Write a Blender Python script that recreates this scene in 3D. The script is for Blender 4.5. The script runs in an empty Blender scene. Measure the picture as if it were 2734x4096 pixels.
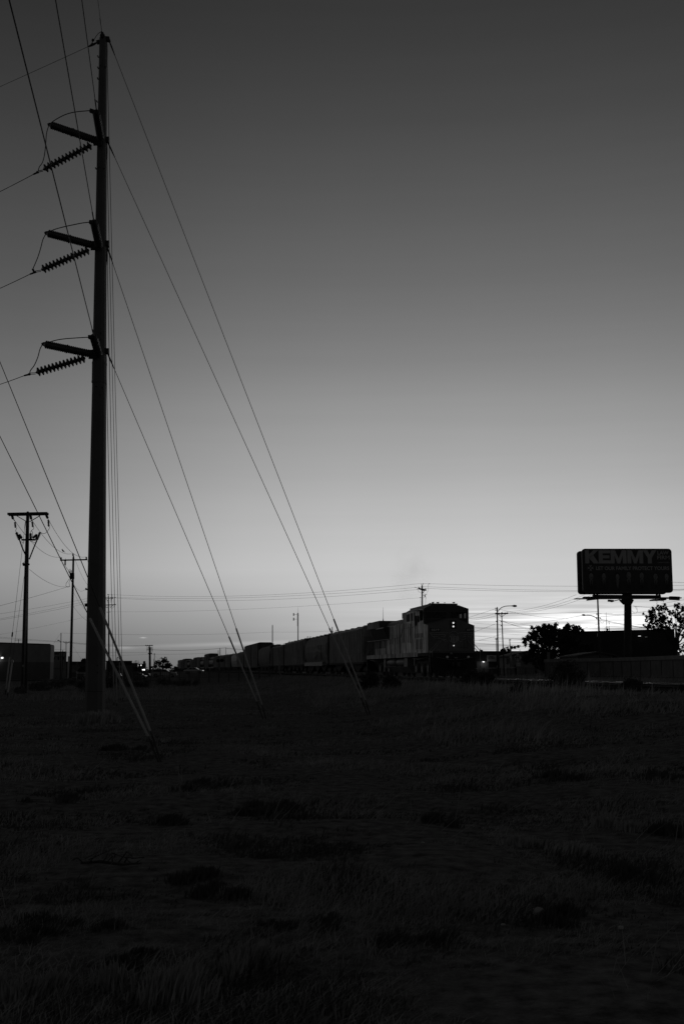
import bpy, math, random
import numpy as np
from mathutils import Vector, Matrix
R=math.radians
sin,cos,pi=math.sin,math.cos,math.pi
S=bpy.context.scene; COL=S.collection
# ------------------------------------------------------------------ camera and measuring helpers
F=4500.0; CX,CY=1367.0,2048.0; TH=math.atan(630/4500); CAMZ=1.7
cT,sT=cos(TH),sin(TH)
def ray(px,py):
    a=(px-CX)/F; b=(CY-py)/F
    return Vector((a,cT-b*sT,sT+b*cT))
def P(px,py,Y):
    d=ray(px,py); return Vector((0,0,CAMZ))+d*(Y/d.y)
def H(px,py,z):
    d=ray(px,py); return Vector((0,0,CAMZ))+d*((z-CAMZ)/d.z)
AZ=math.atan((677-1367)/4544.0)
TS,TC=sin(AZ),cos(AZ)
def sm(t):
    t=min(1,max(0,t)); return t*t*(3-2*t)
def Xc(s):
    # track centre line: straight, then an easy bend to the left
    if s<225: return 18.75
    if s<295: return 18.75-.048*(s-225)**2/140
    return 18.75-.048*35-.048*(s-295)
def T(s,X,z=0): return Vector((s*TS+X*TC, s*TC-X*TS, z))
RAILZ=1.17
def gh(x,y):
    s=x*TS+y*TC; X=x*TC-y*TS
    q=X-Xc(s)
    if q<0:
        h=.93*sm(1-(-q-3.6)/11.0)
    else: h=.93
    if s<10: h*=1
    # gentle lumps
    h+=.035*sin(x*.9+1.3)*sin(y*.7+.4)+.05*sin(x*.23+y*.31)*sin(y*.19-.5)
    if y>400: h-=0
    return h
def G(px,py):
    d=ray(px,py); t=3.0
    while t<1500:
        p=Vector((0,0,CAMZ))+d*t
        if p.z<=gh(p.x,p.y): return p
        t*=1.002
    return p
# ------------------------------------------------------------------ materials
MATS={}
def mat(name,base,rough=.7,metal=0,var=.25,scale=3,bump=.1,bscale=20,spec=.5,stretch=(1,1,1),edge=.18):
    if name in MATS: return MATS[name]
    m=bpy.data.materials.new(name); m.use_nodes=True; nt=m.node_tree; N=nt.nodes; L=nt.links
    b=N['Principled BSDF']; b.inputs['Roughness'].default_value=rough; b.inputs['Metallic'].default_value=metal
    b.inputs['Specular IOR Level'].default_value=spec
    tc=N.new('ShaderNodeTexCoord'); mp=N.new('ShaderNodeMapping'); mp.inputs['Scale'].default_value=stretch
    L.new(tc.outputs['Object'],mp.inputs['Vector'])
    n=N.new('ShaderNodeTexNoise'); n.inputs['Scale'].default_value=scale; n.inputs['Detail'].default_value=6; n.inputs['Roughness'].default_value=.65
    L.new(mp.outputs[0],n.inputs['Vector'])
    r=N.new('ShaderNodeValToRGB'); lo=base*(1-var); hi=min(.95,base*(1+var))
    r.color_ramp.elements[0].position=.5-edge; r.color_ramp.elements[0].color=(lo,lo,lo,1)
    r.color_ramp.elements[1].position=.5+edge; r.color_ramp.elements[1].color=(hi,hi,hi,1)
    L.new(n.outputs['Fac'],r.inputs['Fac']); L.new(r.outputs['Color'],b.inputs['Base Color'])
    if bump>0:
        n2=N.new('ShaderNodeTexNoise'); n2.inputs['Scale'].default_value=bscale; n2.inputs['Detail'].default_value=4
        L.new(mp.outputs[0],n2.inputs['Vector'])
        bp=N.new('ShaderNodeBump'); bp.inputs['Strength'].default_value=bump; bp.inputs['Distance'].default_value=.03
        L.new(n2.outputs['Fac'],bp.inputs['Height']); L.new(bp.outputs[0],b.inputs['Normal'])
    MATS[name]=m; return m
def emat(name,val,strength=1,bc=.3):
    if name in MATS: return MATS[name]
    m=bpy.data.materials.new(name); m.use_nodes=True; b=m.node_tree.nodes['Principled BSDF']
    b.inputs['Base Color'].default_value=(bc,bc,bc,1)
    b.inputs['Emission Color'].default_value=(val,val,val,1); b.inputs['Emission Strength'].default_value=strength
    MATS[name]=m; return m
def gmat(name,tint=.6,alpha=.35):
    if name in MATS: return MATS[name]
    m=bpy.data.materials.new(name); m.use_nodes=True; nt=m.node_tree; N=nt.nodes; L=nt.links
    out=N['Material Output']; b=N['Principled BSDF']; b.inputs['Base Color'].default_value=(.02,.02,.02,1); b.inputs['Roughness'].default_value=.08
    t=N.new('ShaderNodeBsdfTransparent'); t.inputs[0].default_value=(tint,tint,tint,1)
    mx=N.new('ShaderNodeMixShader'); mx.inputs[0].default_value=alpha
    L.new(t.outputs[0],mx.inputs[1]); L.new(b.outputs[0],mx.inputs[2]); L.new(mx.outputs[0],out.inputs['Surface'])
    MATS[name]=m; return m
steel=mat('weathered_steel',.105,.8,0,.18,.6,.05,8)
dark=mat('dark_metal',.035,.6,.3,.3,4,.05)
wire=mat('aged_wire',.03,.7,.2,.2,1,0)
galv=mat('galvanised_metal',.22,.5,.5,.2,5,.03)
guard=mat('guy_guard_plastic',.38,.65,0,.12,2,.03)
porc=mat('porcelain_glaze',.05,.3,0,.2,6,0)
wood=mat('creosoted_wood',.045,.9,0,.35,5,.35,12,stretch=(4,4,.4))
conc=mat('weathered_concrete',.16,.9,0,.25,1.2,.15,14)
asph=mat('worn_asphalt',.055,.95,0,.25,.8,.2,20,spec=0)
glass=mat('dark_window_glass',.012,.08,0,.1,2,0)
black=mat('black_paint',.012,.75,0,.4,6,.05)
rust=mat('rusty_iron',.05,.85,0,.4,5,.2)
# ------------------------------------------------------------------ mesh builder
class MB:
    def __init__(s): s.v=[]; s.f=[]; s.sm=[]
    def add(s,v,f,smooth=False):
        o=len(s.v); s.v+= [tuple(p) for p in v]; s.f+=[tuple(i+o for i in q) for q in f]; s.sm+=[smooth]*len(f); return s
    def box(s,x0,x1,y0,y1,z0,z1):
        return s.add([(x0,y0,z0),(x1,y0,z0),(x1,y1,z0),(x0,y1,z0),(x0,y0,z1),(x1,y0,z1),(x1,y1,z1),(x0,y1,z1)],
            [(0,3,2,1),(4,5,6,7),(0,1,5,4),(1,2,6,5),(2,3,7,6),(3,0,4,7)])
    def frame(s,p0,p1,up=None):
        p0,p1=Vector(p0),Vector(p1); d=(p1-p0); d=d.normalized() if d.length>1e-9 else Vector((0,0,1))
        u=Vector(up) if up else (Vector((0,0,1)) if abs(d.z)<.9 else Vector((0,1,0)))
        a=d.cross(u).normalized(); b=a.cross(d).normalized(); return p0,p1,d,a,b
    def bar(s,p0,p1,w,h,up=None):
        p0,p1,d,a,b=s.frame(p0,p1,up); v=[]
        for p in (p0,p1):
            for i,j in ((-1,-1),(1,-1),(1,1),(-1,1)): v.append(p+a*(i*w/2)+b*(j*h/2))
        return s.add(v,[(0,3,2,1),(4,5,6,7),(0,1,5,4),(1,2,6,5),(2,3,7,6),(3,0,4,7)])
    def lathe(s,p0,p1,prof,n=10,smooth=True):
        # prof: (t,r) t in metres along the axis or 0..1 fractions when all <=1
        p0,p1,d,a,b=s.frame(p0,p1); Ln=(p1-p0).length; v=[]; f=[]
        for t,r in prof:
            c=p0+d*(t*Ln)
            for k in range(n):
                g=2*pi*k/n; v.append(c+a*(r*cos(g))+b*(r*sin(g)))
        m=len(prof)
        for i in range(m-1):
            for k in range(n):
                k2=(k+1)%n; f.append((i*n+k,i*n+k2,(i+1)*n+k2,(i+1)*n+k))
        f.append(tuple(range(n-1,-1,-1))); f.append(tuple((m-1)*n+k for k in range(n)))
        return s.add(v,f,smooth)
    def cyl(s,p0,p1,r0,r1=None,n=10,smooth=True):
        return s.lathe(p0,p1,[(0,r0),(1,r0 if r1 is None else r1)],n,smooth)
    def tube(s,pts,r,n=6):
        pts=[Vector(p) for p in pts]; v=[]; f=[]; m=len(pts); pa=None
        for i,p in enumerate(pts):
            d=(pts[min(i+1,m-1)]-pts[max(i-1,0)]).normalized()
            if pa is None:
                u=Vector((0,0,1)) if abs(d.z)<.9 else Vector((0,1,0)); a=d.cross(u).normalized()
            else: a=(pa-d*pa.dot(d)).normalized()
            pa=a; b=a.cross(d); rr=r[i] if isinstance(r,(list,tuple)) else r
            for k in range(n):
                g=2*pi*k/n; v.append(p+a*(rr*cos(g))+b*(rr*sin(g)))
        for i in range(m-1):
            for k in range(n):
                k2=(k+1)%n; f.append((i*n+k,i*n+k2,(i+1)*n+k2,(i+1)*n+k))
        f.append(tuple(range(n-1,-1,-1))); f.append(tuple((m-1)*n+k for k in range(n)))
        return s.add(v,f,True)
    def prism(s,poly,axis,a,b,poly2=None):
        q=poly2 or poly; n=len(poly)
        mk={'y':lambda p,c:(p[0],c,p[1]),'x':lambda p,c:(c,p[0],p[1]),'z':lambda p,c:(p[0],p[1],c)}[axis]
        v=[mk(p,a) for p in poly]+[mk(p,b) for p in q]
        f=[tuple(range(n)),tuple(range(2*n-1,n-1,-1))]+[(i,(i+n),((i+1)%n)+n,(i+1)%n) for i in range(n)]
        return s.add(v,f)
    def ball(s,c,r,n=10,m=7,sz=(1,1,1)):
        v=[];f=[]
        for i in range(m+1):
            t=pi*i/m
            for k in range(n):
                g=2*pi*k/n; v.append((c[0]+r*sz[0]*sin(t)*cos(g),c[1]+r*sz[1]*sin(t)*sin(g),c[2]+r*sz[2]*cos(t)))
        for i in range(m):
            for k in range(n): f.append((i*n+k,(i+1)*n+k,(i+1)*n+(k+1)%n,i*n+(k+1)%n))
        return s.add(v,f,True)
    def wall(s,u0,u1,z0,z1,holes,axis,a,b):
        # slab in the u/z plane with rectangular openings; axis 'y': u is x, thickness a..b in y; axis 'x': u is y
        us=sorted({u0,u1}|{h[0] for h in holes}|{h[1] for h in holes}); zs=sorted({z0,z1}|{h[2] for h in holes}|{h[3] for h in holes})
        for i in range(len(us)-1):
            for j in range(len(zs)-1):
                cu=(us[i]+us[i+1])/2; cz=(zs[j]+zs[j+1])/2
                if any(h[0]<cu<h[1] and h[2]<cz<h[3] for h in holes): continue
                if axis=='y': s.box(us[i],us[i+1],a,b,zs[j],zs[j+1])
                else: s.box(a,b,us[i],us[i+1],zs[j],zs[j+1])
        return s
    def text(s,txt,c,size,xdir,zdir,width=None,thick=.004,bold=0):
        cu=bpy.data.curves.new('t','FONT'); cu.body=txt; cu.size=1; cu.align_x='LEFT'; cu.offset=bold; cu.resolution_u=3
        o=bpy.data.objects.new('t',cu); COL.objects.link(o); bpy.context.view_layer.update()
        me=bpy.data.meshes.new_from_object(o.evaluated_get(bpy.context.evaluated_depsgraph_get()))
        vs=np.array([v.co[:] for v in me.vertices]); fs=[tuple(p.vertices) for p in me.polygons]
        bpy.data.objects.remove(o); bpy.data.curves.remove(cu); bpy.data.meshes.remove(me)
        mn=vs.min(0); mx=vs.max(0); xd=Vector(xdir).normalized(); zd=Vector(zdir).normalized(); nd=xd.cross(zd)
        hh=size; ww=width if width else size*(mx[0]-mn[0])/(mx[1]-mn[1])
        V=[Vector(c)+xd*((v[0]-mn[0])/(mx[0]-mn[0])-.5)*ww+zd*((v[1]-mn[1])/(mx[1]-mn[1])-.5)*hh+nd*thick for v in vs]
        return s.add(V,fs)
    def build(s,name,m,parent=None,world=False,loc=None,label=None,cat=None,group=None,kind=None):
        me=bpy.data.meshes.new(name); vs=s.v
        if parent is not None and world:
            M=WM[parent.name].inverted(); vs=[tuple(M@Vector(p)) for p in vs]
        elif parent is None and loc is not None:
            vs=[(p[0]-loc[0],p[1]-loc[1],p[2]-loc[2]) for p in vs]
        me.from_pydata(vs,[],s.f); me.polygons.foreach_set('use_smooth',s.sm); me.materials.append(m); me.update()
        o=bpy.data.objects.new(name,me); COL.objects.link(o)
        if parent is not None: o.parent=parent; WM[o.name]=WM[parent.name]
        else:
            if loc is not None: o.location=loc
            WM[o.name]=Matrix.Translation(loc) if loc is not None else Matrix.Identity(4)
        tag(o,label,cat,group,kind); return o
WM={}
def tag(o,label=None,cat=None,group=None,kind=None):
    if label: o['label']=label
    if cat: o['category']=cat
    if group: o['group']=group
    if kind: o['kind']=kind
def thing(name,label,cat,loc=(0,0,0),rotz=0,group=None):
    o=bpy.data.objects.new(name,None); COL.objects.link(o); o.empty_display_size=.3
    o.location=loc; o.rotation_euler=(0,0,rotz); tag(o,label,cat,group)
    WM[o.name]=Matrix.Translation(Vector(loc))@Matrix.Rotation(rotz,4,'Z'); return o
def copy_tree(o,parent=None):
    c=o.copy(); COL.objects.link(c)
    if parent is not None: c.parent=parent
    for ch in list(o.children): copy_tree(ch,c)
    return c
def Zm(ox,oy,sc): return lambda x,y:(ox+x*sc,oy+y*sc)
# ------------------------------------------------------------------ foliage 
def leaf_cloud(clumps,leaf,seed,flat=1.0):
    """clumps: list of (x,y,z,r,n). returns MB of small random quads"""
    rng=np.random.default_rng(seed); cs=[]
    for (x,y,z,r,n) in clumps:
        d=rng.normal(size=(n,3)); d/=np.linalg.norm(d,axis=1)[:,None]
        rad=r*(rng.random(n)**.5)*(1+.3*rng.normal(size=n))*np.where(rng.random(n)<.18,1.9,1.0); p=d*rad[:,None]; p[:,2]*=flat; cs.append(p+np.array([x,y,z]))
    c=np.concatenate(cs); n=len(c)
    a=rng.normal(size=(n,3)); a/=np.linalg.norm(a,axis=1)[:,None]
    b=rng.normal(size=(n,3)); b-=a*(a*b).sum(1)[:,None]; b/=np.linalg.norm(b,axis=1)[:,None]
    L=leaf*(.6+.8*rng.random(n))[:,None]; a*=L; b*=L*.45
    v=np.stack([c-a,c+b*1.0,c+a,c-b*1.0],1).reshape(-1,3)
    return v
def quads(name,v,m,parent=None,**k):
    n=len(v)//4; me=bpy.data.meshes.new(name); me.vertices.add(4*n); me.vertices.foreach_set('co',v.astype(np.float32).ravel())
    me.loops.add(4*n); me.loops.foreach_set('vertex_index',np.arange(4*n,dtype=np.int32))
    me.polygons.add(n); me.polygons.foreach_set('loop_start',np.arange(0,4*n,4,dtype=np.int32)); me.polygons.foreach_set('loop_total',np.full(n,4,dtype=np.int32))
    me.materials.append(m); me.update(calc_edges=True)
    o=bpy.data.objects.new(name,me); COL.objects.link(o)
    if parent is not None: o.parent=parent
    tag(o,**k); return o
# ------------------------------------------------------------------ world
W=bpy.data.worlds.new('World'); S.world=W; W.use_nodes=True
def build_world():
    nt=W.node_tree; N=nt.nodes; L=nt.links; bg=N['Background']
    tc=N.new('ShaderNodeTexCoord'); sep=N.new('ShaderNodeSeparateXYZ'); L.new(tc.outputs['Generated'],sep.inputs[0])
    X,Y,Zc=sep.outputs
    def M(op,a,b=None,c=None,clamp=False):
        n=N.new('ShaderNodeMath'); n.operation=op; n.use_clamp=clamp
        for i,q in enumerate((a,b,c)):
            if q is None: continue
            if isinstance(q,(int,float)): n.inputs[i].default_value=q
            else: L.new(q,n.inputs[i])
        return n.outputs[0]
    def ramp(fac,pts,lo,hi):
        t=M('DIVIDE',M('SUBTRACT',fac,lo),hi-lo,clamp=True)
        r=N.new('ShaderNodeValToRGB'); e=r.color_ramp.elements
        while len(e)<len(pts): e.new(.5)
        for i,(x,v) in enumerate(pts):
            e[i].position=(x-lo)/(hi-lo); e[i].color=(v,v,v,1)
        r.color_ramp.interpolation='B_SPLINE' if hi==90 and len(pts)>6 else 'LINEAR'
        L.new(t,r.inputs[0]); return N_out(r)
    def N_out(r):
        b=N.new('ShaderNodeRGBToBW'); L.new(r.outputs[0],b.inputs[0]); return b.outputs[0]
    zz=M('MAXIMUM',Zc,0.0)
    az=M('MULTIPLY',M('ARCTAN2',X,Y),180/pi)      # degrees, 0 ahead, + right
    el=M('MULTIPLY',M('ARCSINE',Zc),180/pi)
    base=ramp(el,[(0,.50),(2,.55),(4,.585),(6.2,.54),(9.3,.42),(13.6,.268),(16.5,.19),(19.4,.138),(23,.097),(27,.061),(32,.034),(40,.023),(60,.017),(90,.015)],0,90)
    daz=M('ABSOLUTE',M('SUBTRACT',az,7.0))
    daz=M('MINIMUM',daz,M('SUBTRACT',360.0,daz))
    A=ramp(daz,[(0,1.04),(7,1.0),(12,.91),(18,.72),(23,.57),(35,.46),(60,.38),(100,.25),(180,.10)],0,180)
    hi=ramp(el,[(0,0),(8,0),(20,.2),(32,.35),(90,1)],0,90)
    Am=M('ADD',M('MULTIPLY',A,M('SUBTRACT',1.0,hi)),hi)
    v=M('MULTIPLY',base,Am)
    # low dusky band towards the left
    left=M('MULTIPLY',M('DIVIDE',M('SUBTRACT',5.0,az),11.0,clamp=True),M('SUBTRACT',1.0,M('DIVIDE',el,5.0,clamp=True)))
    v=M('MULTIPLY',v,M('SUBTRACT',1.0,M('MULTIPLY',left,.60)))
    def gauss(q,c,w):
        d=M('DIVIDE',M('SUBTRACT',q,c),w); return M('EXPONENT',M('MULTIPLY',M('MULTIPLY',d,d),-1.0))
    def noise(sa,se,det,seed,scale=1):
        cb=N.new('ShaderNodeCombineXYZ'); L.new(M('MULTIPLY',az,sa),cb.inputs[0]); L.new(M('ADD',M('MULTIPLY',el,se),seed),cb.inputs[1]); cb.inputs[2].default_value=seed
        n=N.new('ShaderNodeTexNoise'); n.inputs['Scale'].default_value=scale; n.inputs['Detail'].default_value=det; n.inputs['Roughness'].default_value=.6; L.new(cb.outputs[0],n.inputs['Vector']); return n.outputs['Fac']
    st=noise(.11,3.3,5,3.1)
    stm=M('DIVIDE',M('SUBTRACT',st,.44),.22,clamp=True)
    band=M('MULTIPLY',gauss(az,13.0,7.5),gauss(el,2.15,1.15))
    v=M('ADD',v,M('MULTIPLY',M('MULTIPLY',band,stm),.52))
    core=M('MULTIPLY',gauss(az,12.2,3.6),gauss(el,2.2,.42))
    v=M('ADD',v,M('MULTIPLY',M('MULTIPLY',core,M('ADD',.25,M('MULTIPLY',stm,.75))),.62))
    low=M('MULTIPLY',gauss(az,8.6,1.8),gauss(el,.85,.17)); v=M('ADD',v,M('MULTIPLY',low,.4))
    dk=M('MULTIPLY',M('MULTIPLY',gauss(az,11,8),gauss(el,1.2,1.3)),M('DIVIDE',M('SUBTRACT',.50,st),.2,clamp=True))
    v=M('MULTIPLY',v,M('SUBTRACT',1.0,M('MULTIPLY',dk,.42)))
    # thin long streak on the left and two small bright wisps
    s1=M('MULTIPLY',gauss(az,-5.5,4.2),gauss(M('SUBTRACT',el,M('MULTIPLY',az,.035)),1.47,.10)); v=M('ADD',v,M('MULTIPLY',s1,.10))
    s2=M('MULTIPLY',gauss(az,-9.95,.13),gauss(el,1.57,.025)); v=M('ADD',v,M('MULTIPLY',s2,.25))
    s3=M('MULTIPLY',gauss(az,-10.9,.5),gauss(el,1.08,.09)); v=M('ADD',v,M('MULTIPLY',s3,.09))
    wide=noise(.05,1.3,4,9.7); v=M('MULTIPLY',v,M('ADD',.965,M('MULTIPLY',wide,.07)))
    # a little of the physical sky, without its colour
    sk=N.new('ShaderNodeTexSky'); sk.sky_type='NISHITA'; sk.sun_disc=False; sk.sun_elevation=R(1.0); sk.sun_rotation=R(12.2)
    bw=N.new('ShaderNodeRGBToBW'); L.new(sk.outputs[0],bw.inputs[0])
    v=M('ADD',v,M('MULTIPLY',bw.outputs[0],.002))
    # below the horizon: dark earth
    v=M('MULTIPLY',v,M('DIVIDE',M('ADD',el,.35),.3,clamp=True))
    L.new(v,bg.inputs['Color']); bg.inputs['Strength'].default_value=1
build_world()
sd=bpy.data.lights.new('sun','SUN'); sd.energy=.03; sd.angle=R(8); so=bpy.data.objects.new('sun',sd); COL.objects.link(so)
sv=Vector((sin(R(12.2))*cos(R(2)),cos(R(12.2))*cos(R(2)),sin(R(2)))); so.rotation_euler=sv.to_track_quat('Z','Y').to_euler()
cd=bpy.data.cameras.new('camera'); co=bpy.data.objects.new('camera',cd); COL.objects.link(co); S.camera=co
cd.sensor_fit='VERTICAL'; cd.sensor_height=36; cd.sensor_width=24; cd.lens=F/4096*36; cd.clip_end=20000; cd.clip_start=.1
co.location=(0,0,CAMZ); co.rotation_euler=(pi/2+TH,0,0)
S.view_settings.view_transform='Standard'; S.view_settings.look='None'; S.view_settings.exposure=0; S.view_settings.gamma=1
S.cycles.max_bounces=5; S.cycles.transparent_max_bounces=8
# ------------------------------------------------------------------ ground, road, track
soil=mat('dry_soil',.15,1,0,.55,6,.9,40,spec=0)
def make_ground():
    def axis(neg,pos,fine0,fine1,step,gr):
        a=[fine0]; 
        while a[-1]<fine1: a.append(a[-1]+step)
        st=step; 
        while a[-1]<pos: st*=gr; a.append(a[-1]+st)
        st=step; b=[fine0]
        while b[-1]>neg: st*=gr; b.append(b[-1]-st)
        return b[:0:-1]+a
    xs=axis(-4000,4000,-14,24,.30,1.07); ys=axis(-300,9000,4,60,.35,1.06)
    nx,ny=len(xs),len(ys); v=[]
    rnd=random.Random(5); ph=[(rnd.uniform(-2.5,2.5),rnd.uniform(-2.5,2.5),rnd.uniform(0,6)) for _ in range(9)]
    for y in ys:
        for x in xs:
            z=gh(x,y)
            if y<70: z+=.012*sum(sin(a*x+b*y+c) for a,b,c in ph)
            v.append((x,y,z))
    f=[(j*nx+i,j*nx+i+1,(j+1)*nx+i+1,(j+1)*nx+i) for j in range(ny-1) for i in range(nx-1)]
    m=MB(); m.add(v,f,True); return m.build('ground',soil,kind='structure')
make_ground()
def strip(name,pts,w,m,lift,kind='structure',n=60):
    mb=MB(); v=[]; f=[]; P0=[Vector(p) for p in pts]; dense=[]
    for a,b in zip(P0[:-1],P0[1:]):
        k=max(2,int((b-a).length/3)); dense+=[a.lerp(b,i/k) for i in range(k)]
    dense.append(P0[-1]); K=6
    for i,p in enumerate(dense):
        d=(dense[min(i+1,len(dense)-1)]-dense[max(i-1,0)]); d=Vector((d.x,d.y,0)).normalized(); q=Vector((d.y,-d.x,0))
        for j in range(K+1):
            c=p+q*(w*(j/K-.5)); v.append((c.x,c.y,gh(c.x,c.y)+lift))
    for i in range(len(dense)-1):
        for j in range(K): f.append((i*(K+1)+j,i*(K+1)+j+1,(i+1)*(K+1)+j+1,(i+1)*(K+1)+j))
    mb.add(v,f,True); return mb.build(name,m,kind=kind)
az_st=math.atan((588-1367)/4544)
strip('road',[(-190,160,0),(-120,158,0),(-60,168,0),(-30,182,0)],13,asph,.05)
o=strip('road',[(-38,180,0),(-38+(900-180)*math.tan(az_st),900,0)],14,asph,.055)
strip('pavement',[(-200,186,0),(-62,186,0)],3,conc,.12)
ballast=mat('track_ballast',.05,1,0,.5,12,.9,30,spec=0)
def track_bed():
    mb=MB(); v=[]; f=[]; ss=list(range(-20,900,4)); prof=[(-3.9,.80),(-2.2,1.0),(-1.4,1.04),(1.4,1.04),(2.2,1.0),(3.9,.80)]
    for s in ss:
        for q,z in prof:
            p=T(s,Xc(s)+q); v.append((p.x,p.y,z+.01*sin(s*7.3+q*3)))
    n=len(prof)
    for i in range(len(ss)-1):
        for j in range(n-1): f.append((i*n+j,i*n+j+1,(i+1)*n+j+1,(i+1)*n+j))
    mb.add(v,f,False); mb.build('track_bed',ballast,kind='structure')
track_bed()
railm=mat('polished_rail_steel',.3,.3,1,.1,2,0); sleeper=mat('tarred_sleeper_wood',.03,.9,0,.4,5,.3,spec=0)
def track():
    t=thing('railway_track','straight railway track running right to left beneath the freight train','railway track',T(30,18.75,0))
    for sgn in (-1,1):
        mb=MB(); v=[]; f=[]; ss=list(range(10,230,10))+list(range(230,900,8)); pr=[(-.07,-.16),(.07,-.16),(.012,-.13),(.012,-.045),(.036,-.035),(.036,-.003),(.03,0),(-.03,0),(-.036,-.003),(-.036,-.035),(-.012,-.045),(-.012,-.13)]
        for s in ss:
            for q,z in pr:
                p=T(s,Xc(s)+sgn*.7175+q); v.append((p.x,p.y,RAILZ+z))
        n=len(pr)
        for i in range(len(ss)-1):
            for j in range(n): f.append((i*n+j,i*n+(j+1)%n,(i+1)*n+(j+1)%n,(i+1)*n+j))
        mb.add(v,f,False); ro=mb.build('rail',rust,t,world=True); hd=MB(); hv=[]; hf=[]
        for s in ss:
            for q,z in ((-.026,.0015),(-.012,.003),(.012,.003),(.026,.0015)): p=T(s,Xc(s)+sgn*.7175+q); hv.append((p.x,p.y,RAILZ+z))
        for i in range(len(ss)-1):
            for j in range(3): hf.append((i*4+j,i*4+j+1,(i+1)*4+j+1,(i+1)*4+j))
        hd.add(hv,hf,True); hd.build('rail_head',railm,ro,world=True)
    rest=MB()
    for k in range(420):
        s=32+.55*k; c=T(s,18.75)
        m=MB() if k<90 else rest
        a=T(s,18.75-1.3,.99+.02*sin(k*2.1)); b=T(s,18.75+1.3,.99+.02*sin(k*2.1)); m.bar(a,b,.22,.12)
        if k<90: m.build('sleeper',sleeper,t,world=True)
    o=rest.build('sleepers',sleeper,t,world=True); o['kind']='stuff'
track()
# ------------------------------------------------------------------ wires
def sagline(a,b,sag,n=20):
    a,b=Vector(a),Vector(b); return [a.lerp(b,i/n)-Vector((0,0,4*sag*(i/n)*(1-i/n))) for i in range(n+1)]
def wire3(a,b,sag,r,label,name='power_line',cat='power line',group=None,n=20,m=None,extra=None):
    mb=MB(); mb.tube(sagline(a,b,sag,n),r,5)
    if extra: extra(mb)
    return mb.build(name,m or wire,loc=tuple(Vector(a)),label=label,cat=cat,group=group)
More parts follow.
